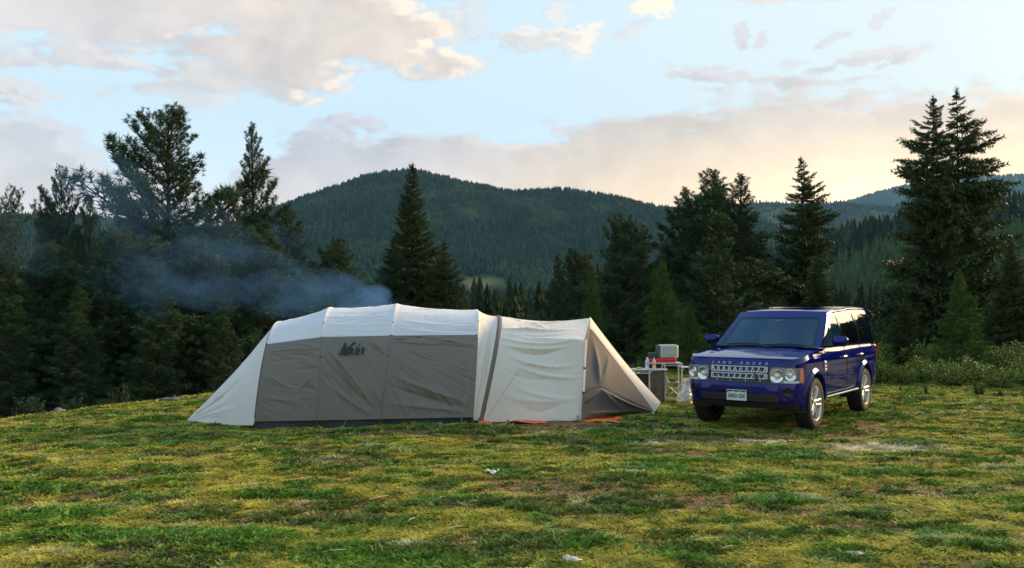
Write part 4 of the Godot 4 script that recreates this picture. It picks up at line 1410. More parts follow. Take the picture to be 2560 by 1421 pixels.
func car_at(a: float, y: float, off := 0.0) -> Vector3:      # a: distance along the bumper from the middle of the nose, positive to the car's left
	var s := absf(a)
	for i in range(car_line.size() - 1, 0, -1):
		if car_len[i - 1] >= s:
			var t := (s - car_len[i]) / (car_len[i - 1] - car_len[i])
			var p := car_skin(i, y, off).lerp(car_skin(i - 1, y, off), t)
			return Vector3(p.x * signf(a), p.y, p.z)
	return Vector3.ZERO


func patch(a0: float, a1: float, y0: float, y1: float, off: float, nu := 12, nv := 6, rnd := 0.0) -> MB:    # a piece lying on the nose
	var b := MB.new()
	b.grid(nu, nv, func(u: float, v: float) -> Vector3:
		var uu := u
		var y := lerpf(y0, y1, v)
		if rnd > 0.0:
			var k := 1.0 - pow(absf(v * 2.0 - 1.0), 4.0) * rnd
			uu = 0.5 + (u - 0.5) * k
		return car_at(lerpf(a0, a1, uu), y, off))
	return b


func disc(b: MB, c: Vector3, n: Vector3, prof: Array, sides := 20) -> void:       # prof of (radius, height along n)
	b.lathe(prof, sides, aim(n, 1.0, c))


func make_car() -> void:
	car_outline()
	var fwd := Vector3(-sin(0.640), 0, cos(0.640))
	var c := thing("parked_car", "dark blue four-wheel-drive car parked on the grass beside the awning", "car", Vector3(3.89, 0.035, -13.36) - fwd * AXLE, -0.640)
	var paint := mat(lin(0.0015, 0.004, 0.115), 0.5, 0.0, {"clearcoat_enabled": true, "clearcoat": 1.0, "clearcoat_roughness": 0.03, "specular_mode": BaseMaterial3D.SPECULAR_DISABLED})
	var black := mat(lin(0.012, 0.012, 0.013), 0.55)
	var gloss := mat(lin(0.008, 0.008, 0.01), 0.08)
	var dim := mat(lin(0.02, 0.02, 0.022), 0.7)
	var silver := mat(lin(0.62, 0.63, 0.65), 0.22, 0.9)
	var chrome := mat(lin(0.8, 0.8, 0.8), 0.08, 1.0)
	var rubber := mat(lin(0.013, 0.013, 0.013), 0.85)
	rubber.heightmap_enabled = true
	rubber.heightmap_texture = noise_tex(3, 0.06, 256, [], 3)
	rubber.heightmap_scale = 0.6
	rubber.uv1_triplanar = true
	rubber.uv1_scale = Vector3.ONE * 5.0
	var alloy := mat(lin(0.62, 0.62, 0.60), 0.3, 0.75)
	var glass := mat(Color(0.0, 0.30, 0.42, 0.3), 0.02, 0.0, {"transparency": BaseMaterial3D.TRANSPARENCY_ALPHA})  # teal tint paints the reflected sky into the panes
	var privacy := mat(Color(0.01, 0.012, 0.014, 0.82), 0.02, 0.0, {"transparency": BaseMaterial3D.TRANSPARENCY_ALPHA})
	var lens := mat(Color(0.9, 0.95, 1.0, 0.12), 0.03, 0.0, {"transparency": BaseMaterial3D.TRANSPARENCY_ALPHA})
	var amber := mat(lin(0.75, 0.16, 0.01), 0.15)
	var red := mat(lin(0.16, 0.006, 0.006), 0.15)
	var cloth_in := mat(lin(0.14, 0.13, 0.12), 0.85)
	# ---- lower body: side skins between the wheel arches
	var n := car_line.size()
	var body := MB.new()
	var rows := [0.0, 0.42, 0.47, 0.52, 0.58, 0.66, 0.74, 0.80, 0.85, 0.92, 0.99, 1.02, 1.06, 1.10, 1.14, 1.17, 9.0]
	for g in [1.0, -1.0]:
		var flip := Vector3(g, 1, 1)
		var grid := []
		for i in n:
			var z := car_line[i].y
			var lo := car_bottom(z, i > n - 8)
			var hi := car_top(z) - 0.0
			var ring := PackedVector3Array()
			for r in rows.size():
				var y: float = clampf(rows[r], lo, hi)
				ring.append(car_skin(i, y) * flip)
			grid.append(ring)
		for i in n - 1:
			for r in rows.size() - 1:
				if g > 0.0:
					body.quad(grid[i][r], grid[i][r + 1], grid[i + 1][r + 1], grid[i + 1][r])
				else:
					body.quad(grid[i][r], grid[i + 1][r], grid[i + 1][r + 1], grid[i][r + 1])
	obj("body", body.mesh(32.0), paint, c)
	# ---- bonnet: a shallow crowned lid, with its shut lines proud by a hair
	var hood := MB.new()
	var strip := []
	for i in n:
		if car_line[i].y > 0.93:
			var q := car_skin(i, car_top(car_line[i].y))
			var row := PackedVector3Array()
			for k in 21:
				var s := k / 10.0 - 1.0
				var x := q.x * s
				var rel := absf(x) / 0.86
				var e := 1.0 - absf(s)
				var up := 0.028 * (1.0 - pow(absf(s), 3.0)) * sstep(0.0, 0.7, 2.12 - q.z) - 0.012 * exp(-pow((rel - 0.72) / 0.035, 2.0)) * sstep(0.0, 0.25, e) * sstep(0.0, 0.35, 1.98 - q.z)
				row.append(Vector3(x, q.y + up, q.z))
			strip.append(row)
	for i in strip.size() - 1:
		for k in 20:
			hood.quad(strip[i][k], strip[i][k + 1], strip[i + 1][k + 1], strip[i + 1][k])
	obj("bonnet", hood.mesh(50.0), paint, c)
	# scuttle below the windscreen
	var cow := MB.new()
	cow.grid(12, 3, func(u: float, v: float) -> Vector3: return Vector3(lerpf(-0.80, 0.80, u), 1.222 + 0.012 * v, 1.13 - 0.05 * pow(u * 2.0 - 1.0, 2.0) - 0.16 * v))
	obj("scuttle", cow.mesh(40.0), black, c)
	# ---- underside
	var ch := MB.new()
	ch.box(Vector3(0, 0.52, 0), Vector3(1.2, 0.36, 4.2), 0.05)
	ch.box(Vector3(0, 0.45, 0), Vector3(1.66, 0.12, 1.95), 0.03)
	ch.box(Vector3(0, 0.75, 1.44), Vector3(1.15, 0.6, 1.0), 0.05)
	ch.box(Vector3(0, 0.42, 2.02), Vector3(1.5, 0.16, 0.22), 0.04)
	ch.box(Vector3(0, 0.385, 1.4425), Vector3(1.4, 0.09, 0.1), 0.02)
	ch.box(Vector3(0, 0.385, -1.4425), Vector3(1.4, 0.1, 0.12), 0.02)
	obj("underside", ch.mesh(0.0), black, c)
	# ---- greenhouse
	var roof_y := func(z: float) -> float: return profile([Vector2(-2.45, 1.835), Vector2(-2.2, 1.872), Vector2(-1.6, 1.885), Vector2(-1.0, 1.875), Vector2(-0.85, 1.855), Vector2(-0.3, 1.835), Vector2(0.05, 1.805), Vector2(0.2, 1.765), Vector2(0.26, 1.745)], z)
	var wall := func(g: float, zb: float, zt: float, t: float, off: float) -> Vector3:
		var z := lerpf(zb, zt, t)
		var x := lerpf(0.862, 0.735, t) + 0.022 * sin(PI * t) + off
		var corner := sstep(-2.2, -2.48, z)
		x -= 0.10 * corner * corner
		return Vector3(x * g, lerpf(1.208, roof_y.call(zt) - 0.062, t), z)
	var cols := [[1.02, 0.22], [0.90, 0.10], [-0.19, -0.22], [-0.31, -0.33], [-1.20, -1.20], [-1.33, -1.33], [-2.22, -2.15], [-2.47, -2.40]]
	for g in [1.0, -1.0]:
		for k in 7:
			var parts := [[0.0, 1.0]] if k in [0, 2, 4, 6] else [[0.0, 0.05], [0.88, 1.0]]
			for pr in parts:
				var b := MB.new()
				b.grid(3, 6, func(u: float, v: float) -> Vector3:
					var t := lerpf(pr[0], pr[1], v)
					return wall.call(g, lerpf(cols[k][0], cols[k + 1][0], u), lerpf(cols[k][1], cols[k + 1][1], u), t, 0.0), g > 0.0)
				obj("pillar" if parts.size() == 1 else "window_sill" if pr[0] == 0.0 else "roof_side", b.mesh(50.0), gloss if k in [2, 4] else paint, c)
		for k in [1, 3, 5]:
			var w := MB.new()
			w.grid(6, 6, func(u: float, v: float) -> Vector3:
				return wall.call(g, lerpf(cols[k][0], cols[k + 1][0], u), lerpf(cols[k][1], cols[k + 1][1], u), lerpf(0.05, 0.88, v), -0.008), g > 0.0)
			obj("side_window", w.mesh(60.0), privacy if k > 1 else glass, c)
		# bright strip under the windows and black rubber edge
		var tr := MB.new()
		tr.grid(20, 1, func(u: float, v: float) -> Vector3: return wall.call(g, lerpf(0.92, -2.22, u), lerpf(0.92, -2.22, u), 0.0, 0.012) + Vector3(0, lerpf(-0.004, 0.014, v), 0), g > 0.0)
		obj("window_strip", tr.mesh(60.0), chrome, c)
	# roof skin with rounded edges
	var roof := MB.new()
	var rz := [0.26, 0.2, 0.12, 0.0, -0.2, -0.4, -0.6, -0.8, -0.9, -1.0, -1.2, -1.5, -1.8, -2.1, -2.25, -2.36, -2.44]
	var rg := []
	for z in rz:
		var row := PackedVector3Array()
		for k in 29:
			var s := k / 14.0 - 1.0
			var a := absf(s)
			var half := 0.735 - (0.08 * sstep(-2.2, -2.45, z) if z < -2.2 else 0.0)
			var x := half * (sin(a * PI / 2.0 * 0.999) if a > 0.82 else a * sin(0.82 * PI / 2.0) / 0.82) * signf(s)
			var drop := 0.062 * pow(maxf(0.0, (a - 0.80) / 0.20), 2.0) + 0.010 * a * a
			row.append(Vector3(x, roof_y.call(z) - drop, z))
		rg.append(row)
	for i in rg.size() - 1:
		for k in 28:
			roof.quad(rg[i][k], rg[i + 1][k], rg[i + 1][k + 1], rg[i][k + 1])
	obj("roof", roof.mesh(50.0), paint, c)
	for zz in [[-0.34, -0.80], [-1.02, -1.9]]:
		var sr := MB.new()
		sr.grid(8, 6, func(u: float, v: float) -> Vector3:
			var z: float = lerpf(zz[0], zz[1], v)
			var x := lerpf(-0.52, 0.52, u)
			return Vector3(x, roof_y.call(z) + 0.004 - 0.006 * pow(x / 0.52, 2.0), z))
		obj("sunroof", sr.mesh(60.0), gloss, c)
	# windscreen with its dark border, header above
	var ws := func(u: float, v: float, off: float) -> Vector3:
		var s := u * 2.0 - 1.0
		var x := lerpf(0.845, 0.725, v) * s
		var z := lerpf(1.02, 0.22, v) + 0.085 * (1.0 - s * s)
		return Vector3(x, lerpf(1.212, 1.752, v) + off * 0.8 + 0.02 * (1.0 - s * s) * v, z + off * 0.6)
	var wsg := MB.new()
	wsg.grid(14, 10, func(u: float, v: float) -> Vector3: return ws.call(lerpf(0.055, 0.945, u), lerpf(0.04, 0.815, v), 0.004))
	obj("windscreen", wsg.mesh(60.0), glass, c)
	var fr := MB.new()
	for q in [[0.0, 1.0, 0.0, 0.055], [0.03, 0.065, 0.04, 0.83], [0.935, 0.97, 0.04, 0.83], [0.03, 0.97, 0.805, 0.845]]:
		fr.grid(10, 8, func(u: float, v: float) -> Vector3: return ws.call(lerpf(q[0], q[1], u), lerpf(q[2], q[3], v), 0.009))
	fr.grid(6, 4, func(u: float, v: float) -> Vector3: return ws.call(lerpf(0.40, 0.60, u), lerpf(0.81 - 0.09 * sin(PI * u), 0.83, v), 0.0))
	obj("windscreen_border", fr.mesh(60.0), gloss, c)
	var ap := MB.new()
	for q in [[-0.012, 0.035, 0.0, 1.0], [0.965, 1.012, 0.0, 1.0], [-0.01, 1.01, 0.84, 1.03]]:
		ap.grid(10, 8, func(u: float, v: float) -> Vector3: return ws.call(lerpf(q[0], q[1], u), lerpf(q[2], q[3], v), 0.012))
	obj("windscreen_pillar", ap.mesh(60.0), paint, c)
	for s in [[0.12, 0.47], [0.5, 0.86]]:
		var wp := MB.new()
		wp.tube([ws.call(s[0], 0.015, 0.03), ws.call((s[0] + s[1]) / 2.0, 0.05, 0.03), ws.call(s[1], 0.035, 0.025)], [0.012, 0.009, 0.006], 5)
		obj("wiper", wp.mesh(60.0), black, c)
	# tail: panel, window and lamps
	var tl := MB.new()
	tl.grid(12, 6, func(u: float, v: float) -> Vector3: return Vector3(lerpf(-1.0, 1.0, u) * lerpf(0.76, 0.60, v), lerpf(1.20, 1.80, v), lerpf(-2.46, -2.43, v) + 0.01 * sin(PI * u)))
	obj("tailgate", tl.mesh(50.0), paint, c)
	var tw := MB.new()
	tw.grid(8, 4, func(u: float, v: float) -> Vector3: return Vector3(lerpf(-0.64, 0.64, u), lerpf(1.24, 1.72, v), -2.475))
	obj("rear_window", tw.mesh(50.0), privacy, c)
	for g in [-1.0, 1.0]:
		var ta := MB.new()
		ta.box(Vector3(0.842 * g, 1.02, -2.36), Vector3(0.09, 0.32, 0.2), 0.03)
		obj("tail_lamp", ta.mesh(40.0), red, c)
	# ---- cabin seen through the glass
	var cab := MB.new()
	cab.box(Vector3(0, 0.72, -0.7), Vector3(1.6, 0.06, 3.4))
	obj("cabin_floor", cab.mesh(0.0), dim, c)
	var dash := MB.new()
	dash.box(Vector3(0, 1.08, 0.62), Vector3(1.6, 0.24, 0.5), 0.06)
	obj("dashboard", dash.mesh(40.0), dim, c)
	for sx in [-0.38, 0.38]:
		for sz in [-0.25, -1.15]:
			var seat := sub("seat", c, Vector3(sx, 0.75, sz))
			var sb := MB.new()
			sb.box(Vector3(0, 0.16, 0.12), Vector3(0.5, 0.16, 0.5), 0.06)
			sb.box(Vector3(0, 0.48, -0.14), Vector3(0.5, 0.58, 0.14), 0.06, Basis(Vector3.RIGHT, -0.16))
			obj("backrest", sb.mesh(40.0), cloth_in, seat)
			var hb := MB.new()
			hb.box(Vector3(0, 0.85, -0.19), Vector3(0.27, 0.17, 0.09), 0.04)
			obj("headrest", hb.mesh(40.0), cloth_in, seat)
	var wheel := MB.new()
	var sp := Transform3D(Basis(Vector3.RIGHT, -1.15), Vector3(0.38, 1.17, 0.32))
	var rim := []
	for k in 25:
		rim.append(sp * Vector3(0.18 * cos(TAU * k / 24.0), 0, 0.18 * sin(TAU * k / 24.0)))
	wheel.tube(rim, [0.014], 6, false)
	for a in [0.0, 2.1, 4.2]:
		wheel.bar(sp * Vector3.ZERO, sp * Vector3(0.17 * cos(a), 0, 0.17 * sin(a)), 0.014)
	obj("steering_wheel", wheel.mesh(50.0), black, c)
	var mir := MB.new()
	mir.box(Vector3(0, 1.62, 0.36), Vector3(0.24, 0.07, 0.03), 0.012)
	obj("rear_view_mirror", mir.mesh(0.0), black, c)
	# ---- nose: grille
	var gr := sub("grille", c)
	obj("grille_recess", patch(-0.47, 0.47, 0.715, 0.965, 0.006, 24, 6, 0.06).mesh(50.0), gloss, gr)
	for yy in [[0.875, 0.95], [0.775, 0.845]]:
		var gb := MB.new()
		for y in yy:
			var path := []
			for k in 25:
				path.append(car_at(lerpf(-0.44, 0.44, k / 24.0), y, 0.022))
			gb.tube(path, [0.0095], 6)
		for k in 20:
			var a := lerpf(-0.44, 0.44, k / 19.0)
			var a2 := clampf(a + (0.026 if k % 2 == 0 else -0.026), -0.44, 0.44)
			gb.bar(car_at(a, yy[0], 0.022), car_at(a2, yy[1], 0.022), 0.0085, 5)
		for g in [-1.0, 1.0]:
			gb.bar(car_at(0.44 * g, yy[0], 0.022), car_at(0.44 * g, yy[1], 0.022), 0.011, 6)
		obj("grille_bar", gb.mesh(50.0), silver, gr)
	for a in [-0.34, -0.12, 0.12, 0.34]:
		var st := MB.new()
		st.box(car_at(a, 0.745, 0.02), Vector3(0.018, 0.035, 0.012), 0.003)
		obj("grille_tab", st.mesh(0.0), silver, gr)
	var em := MB.new()
	var ov := Transform3D(Basis().scaled(Vector3(1.5, 1, 0.8)), Vector3.ZERO)
	em.lathe([Vector2(0, 0.008), Vector2(0.030, 0.007), Vector2(0.034, 0.0)], 20, aim(Vector3(0.05, 0.05, 1), 1.0, car_at(0.28, 0.81, 0.034)) * ov)
	obj("grille_badge", em.mesh(50.0), mat(lin(0.01, 0.05, 0.025), 0.3), gr)
	# ---- nose: lettering on the bonnet's lip
	var font := SystemFont.new()
	font.font_names = PackedStringArray(["Droid Sans"])
	font.font_weight = 700
	var word := "LAND ROVER"
	for k in word.length():
		if word[k] == " ":
			continue
		var tm := TextMesh.new()
		tm.text = word[k]
		tm.font = font
		tm.font_size = 32
		tm.pixel_size = 0.0018
		tm.depth = 0.006
		var a := lerpf(-0.43, 0.43, k / 9.0)
		var o := obj("letter", tm, mat(lin(0.33, 0.36, 0.42), 0.3, 0.4), c)
		var p := car_at(a, 1.0, 0.006)
		var p2 := car_at(a + 0.03, 1.0, 0.006)
		var p3 := car_at(a, 1.015, 0.006)
		var bx := (p2 - p).normalized()
		var by := (p3 - p).normalized()
		var bz := bx.cross(by).normalized()
		o.transform = Transform3D(Basis(bx * 1.25, bz.cross(bx), bz), p)
	# ---- nose: headlamps
	for g in [-1.0, 1.0]:
		var hl := sub("headlight", c)
		obj("housing", patch(0.485 * g, 0.985 * g, 0.722, 0.945, 0.006, 16, 8, 0.10).mesh(50.0), mat(lin(0.09, 0.095, 0.105), 0.25, 0.6), hl)
		for q in [[0.585, 0.825, 0.092], [0.785, 0.845, 0.082]]:
			var lb := MB.new()
			var pc := car_at(q[0] * g, q[1], 0.012)
			var nn := (car_at(q[0] * g, q[1], 0.1) - car_at(q[0] * g, q[1], 0.0)).normalized()
			var r: float = q[2]
			disc(lb, pc, nn, [Vector2(0, -0.01), Vector2(r * 0.45, 0.0), Vector2(r * 0.8, 0.022), Vector2(r, 0.03), Vector2(r * 1.06, 0.028), Vector2(r * 1.06, 0.0)], 24)
			obj("reflector", lb.mesh(50.0), chrome, hl)
			var bb := MB.new()
			disc(bb, pc + nn * 0.006, nn, [Vector2(0.036, 0.0), Vector2(0.034, 0.012), Vector2(0.022, 0.022), Vector2(0.0, 0.027)], 16)
			obj("bulb_lens", bb.mesh(60.0), mat(lin(0.75, 0.78, 0.8), 0.05, 0.3), hl)
		obj("lamp_strip", patch(0.68 * g, 0.93 * g, 0.728, 0.755, 0.012, 8, 1).mesh(50.0), mat(lin(0.8, 0.82, 0.82), 0.2), hl)
		obj("side_marker", patch(0.945 * g, 1.02 * g, 0.735, 0.94, 0.010, 4, 4).mesh(50.0), amber, hl)
		obj("lamp_cover", patch(0.485 * g, 1.02 * g, 0.72, 0.95, 0.028, 16, 8, 0.10).mesh(50.0), lens, hl)
		var fg := MB.new()
		var fp := car_at(0.74 * g, 0.60, 0.004)
		var fn := (car_at(0.74 * g, 0.60, 0.1) - fp).normalized()
		disc(fg, fp, fn, [Vector2(0, 0.004), Vector2(0.05, 0.008), Vector2(0.062, 0.012), Vector2(0.066, 0.0)], 18)
		obj("fog_lamp", fg.mesh(50.0), gloss, c)
	# ---- nose: bumper pieces and plate
	obj("bumper_insert", patch(-0.62, 0.62, 0.44, 0.555, 0.008, 24, 4).mesh(50.0), mat(lin(0.025, 0.026, 0.03), 0.5), c)
	obj("lower_lip", patch(-1.0, 1.0, 0.335, 0.425, 0.008, 32, 3).mesh(50.0), black, c)
	var pl := sub("number_plate", c, car_at(0.0, 0.525, 0.03))
	var pb := MB.new()
	pb.box(Vector3.ZERO, Vector3(0.312, 0.16, 0.008), 0.003)
	obj("plate", pb.mesh(0.0), mat(lin(0.62, 0.68, 0.66), 0.35), pl)
	var ridge := MB.new()
	var prof := PackedVector2Array([Vector2(-0.148, 0.072), Vector2(-0.148, 0.035), Vector2(-0.115, 0.052), Vector2(-0.09, 0.048), Vector2(-0.05, 0.062), Vector2(-0.02, 0.046), Vector2(0.012, 0.046), Vector2(0.045, 0.062), Vector2(0.055, 0.05), Vector2(0.09, 0.054), Vector2(0.12, 0.044), Vector2(0.148, 0.052), Vector2(0.148, 0.072)])
	ridge.poly(prof, func(p: Vector2) -> Vector3: return Vector3(p.x, p.y, 0.0065))
	obj("plate_print", ridge.mesh(0.0), mat(lin(0.01, 0.05, 0.04), 0.4), pl)
	var tm := TextMesh.new()
	tm.text = "DWD-S8X"
	tm.font = font
	tm.font_size = 32
	tm.pixel_size = 0.0021
	tm.depth = 0.003
	var plt := obj("plate_number", tm, mat(lin(0.02, 0.075, 0.06), 0.5), pl)
	plt.position = Vector3(0, -0.012, 0.006)
	plt.scale = Vector3(0.92, 1.25, 1)
	# ---- sides: arches, doors, handles, mirrors, vents
	for g in [-1.0, 1.0]:
		for ax in [-AXLE, AXLE]:
			var ar := MB.new()
			ar.grid(32, 6, func(u: float, v: float) -> Vector3:
				var a := lerpf(-0.02, PI + 0.02, u)
				var r := lerpf(0.445, 0.535, v)
				var z: float = ax + r * cos(a)
				var y := HUB + r * sin(a)
				var bulge := 0.032 * sin(PI * pow(v, 0.6)) if v < 1.0 else 0.0
				var sx := 0.92 - car_inset(y, Vector2(1, 0))
				if z > 1.72:
					sx = lerpf(sx, 0.85, sstep(1.72, 2.05, z))
				if v < 0.001:
					return Vector3(g * (sx - 0.05), y, z)
				return Vector3(g * (sx + bulge + 0.002), y, z), g < 0.0)
			obj("wheel_arch", ar.mesh(60.0), paint, c)
			var wl := MB.new()
			wl.grid(16, 2, func(u: float, v: float) -> Vector3:
				var a := lerpf(-0.25, PI + 0.25, u)
				return Vector3(g * lerpf(0.58, 0.9, v), HUB + 0.45 * sin(a), ax + 0.45 * cos(a)))
			obj("arch_liner", wl.mesh(60.0), black, c)
			make_wheel(c, Vector3(0.80 * g, HUB, ax), g, rubber, alloy, dim)
		for d in [[0.86, -0.25], [-0.27, -1.27]]:
			var dr := sub("door", c)
			var line := MB.new()
			for z in d:
				var path := []
				for y in [0.47, 0.6, 0.8, 1.0, 1.1, 1.19]:
					var low: float = z
					if z < -1.0 and y < 0.9:
						low = -AXLE + sqrt(maxf(0.0, 0.55 * 0.55 - pow(y - HUB, 2.0)))
					path.append(Vector3(g * (0.9205 - car_inset(y, Vector2(1, 0))), y, low))
				line.tube(path, [0.0045], 4)
			obj("shut_line", line.mesh(0.0), black, dr)
			var hd := MB.new()
			hd.box(Vector3(g * 0.945, 1.035, d[1] + 0.17), Vector3(0.025, 0.032, 0.2), 0.011)
			hd.box(Vector3(g * 0.928, 1.035, d[1] + 0.09), Vector3(0.02, 0.05, 0.04), 0.008)
			obj("door_handle", hd.mesh(40.0), silver, dr)
		var sill := MB.new()
		sill.box(Vector3(g * 0.925, 0.44, 0.0), Vector3(0.022, 0.034, 1.86), 0.008)
		obj("sill_strip", sill.mesh(0.0), chrome, c)
		var vent := MB.new()
		vent.box(Vector3(g * 0.922, 0.92, 0.98), Vector3(0.016, 0.18, 0.10), 0.006)
		for k in 3:
			vent.box(Vector3(g * 0.93, 0.865 + 0.055 * k, 0.98), Vector3(0.02, 0.03, 0.085), 0.005)
		obj("side_vent", vent.mesh(0.0), silver, c)
		var mr := sub("wing_mirror", c)
		var arm := MB.new()
		arm.box(Vector3(g * 0.92, 1.235, 0.70), Vector3(0.14, 0.05, 0.09), 0.02)
		obj("mirror_arm", arm.mesh(40.0), black, mr)
		var mh := MB.new()
		mh.box(Vector3(g * 1.075, 1.31, 0.70), Vector3(0.25, 0.165, 0.13), 0.05, Basis(Vector3.UP, -0.12 * g))
		obj("mirror_shell", mh.mesh(50.0), paint, mr)
		var mg := MB.new()
		mg.box(Vector3(g * 1.075, 1.31, 0.634), Vector3(0.21, 0.13, 0.008), 0.003, Basis(Vector3.UP, -0.12 * g))
		obj("mirror_glass", mg.mesh(0.0), chrome, mr)


func make_wheel(c: Node, at: Vector3, g: float, rubber: Material, alloy: Material, dim: Material) -> void:
	var w := sub("wheel", c, at)
	var xf := Transform3D(Basis(Vector3(0, g, 0), Vector3(g, 0, 0), Vector3(0, 0, -1)), Vector3.ZERO)   # lathe axis to the outside
	var ty := MB.new()
	ty.lathe([Vector2(0.255, -0.11), Vector2(0.31, -0.128), Vector2(0.352, -0.124), Vector2(0.378, -0.10), Vector2(0.386, -0.05), Vector2(0.387, 0.0), Vector2(0.386, 0.05), Vector2(0.378, 0.10), Vector2(0.352, 0.124), Vector2(0.31, 0.128), Vector2(0.262, 0.112)], 44, xf)
	for k in 44:
		var a := TAU * k / 44.0
		for s in [-1.0, 1.0]:
			var p := Vector3(0.381 * cos(a), 0.094 * s, 0.381 * sin(a))
			ty.box(xf * p, Vector3(0.05, 0.016, 0.026), 0.004, xf.basis * Basis(Vector3.UP, -a) * Basis(Vector3(0, 0, 1), PI / 2.0))
	obj("tyre", ty.mesh(40.0), rubber, w)
	var rm := MB.new()
	rm.lathe([Vector2(0.266, 0.112), Vector2(0.262, 0.122), Vector2(0.250, 0.118), Vector2(0.240, 0.10), Vector2(0.232, 0.04), Vector2(0.228, -0.09)], 40, xf)
	for k in 5:
		for s in [-1.0, 1.0]:
			var a := TAU * (k + 0.25) / 5.0
			var p0 := Vector3(0.05 * cos(a + s * 0.5), 0.082, 0.05 * sin(a + s * 0.5))
			var p1 := Vector3(0.246 * cos(a + s * 0.17), 0.106, 0.246 * sin(a + s * 0.17))
			var mid := (p0 + p1) / 2.0
			var d := (p1 - p0)
			var side := Vector3.UP.cross(d).normalized()
			rm.box(xf * mid, Vector3(d.length(), 0.03, 0.036), 0.009, xf.basis * Basis(d.normalized(), side.cross(d.normalized()) * -1.0, side))
	rm.lathe([Vector2(0.0, 0.105), Vector2(0.04, 0.103), Vector2(0.062, 0.09), Vector2(0.066, 0.05)], 20, xf)
	obj("rim", rm.mesh(40.0), alloy, w)
	var bk := MB.new()
	bk.lathe([Vector2(0.0, 0.02), Vector2(0.225, 0.02), Vector2(0.232, -0.09)], 28, xf)
	obj("brake_disc", bk.mesh(40.0), dim, w)


# ---------------------------------------------------------------- camp kitchen and small things
func crumpled(seed_: int, s: Vector3, rough: float, freq: float, nu := 22, nv := 14) -> MB:       # a lumpy body standing on the ground
	var b := MB.new()
	var nn := FastNoiseLite.new()
	nn.seed = seed_
	nn.frequency = freq
	b.grid(nu, nv, func(u: float, v: float) -> Vector3:
		var a := TAU * u
		var e := PI * (v - 0.5)
		var d := Vector3(cos(a) * cos(e), sin(e), sin(a) * cos(e))
		if u >= 1.0:
			d = Vector3(cos(e), sin(e), 0.0)
		var r := 1.0 + rough * nn.get_noise_3dv(d * 10.0)
		var p := d * r
		p.y = maxf(p.y, -0.8)
		return (p + Vector3(0, 0.8, 0)) * s * 0.5, true)
	return b


func bottle(label: String, at: Vector3, r: float, h: float, body: Material, cap: Material, band: Material) -> void:
	var t := thing("bottle", label, "bottle", at, 0.0)
	var b := MB.new()
	b.lathe([Vector2(0, 0.0), Vector2(r * 0.9, 0.0), Vector2(r, r * 0.2), Vector2(r, h * 0.62), Vector2(r * 0.85, h * 0.70), Vector2(r * 0.38, h * 0.84), Vector2(r * 0.36, h * 0.9)], 18)
	obj("body", b.mesh(50.0), body, t)
	var c := MB.new()
	c.lathe([Vector2(r * 0.46, h * 0.88), Vector2(r * 0.48, h), Vector2(0.0, h)], 14)
	obj("cap", c.mesh(40.0), cap, t)
	var l := MB.new()
	l.lathe([Vector2(r * 1.015, h * 0.28), Vector2(r * 1.02, h * 0.30), Vector2(r * 1.02, h * 0.54), Vector2(r * 1.015, h * 0.56)], 18)
	obj("wrapper", l.mesh(40.0), band, t)


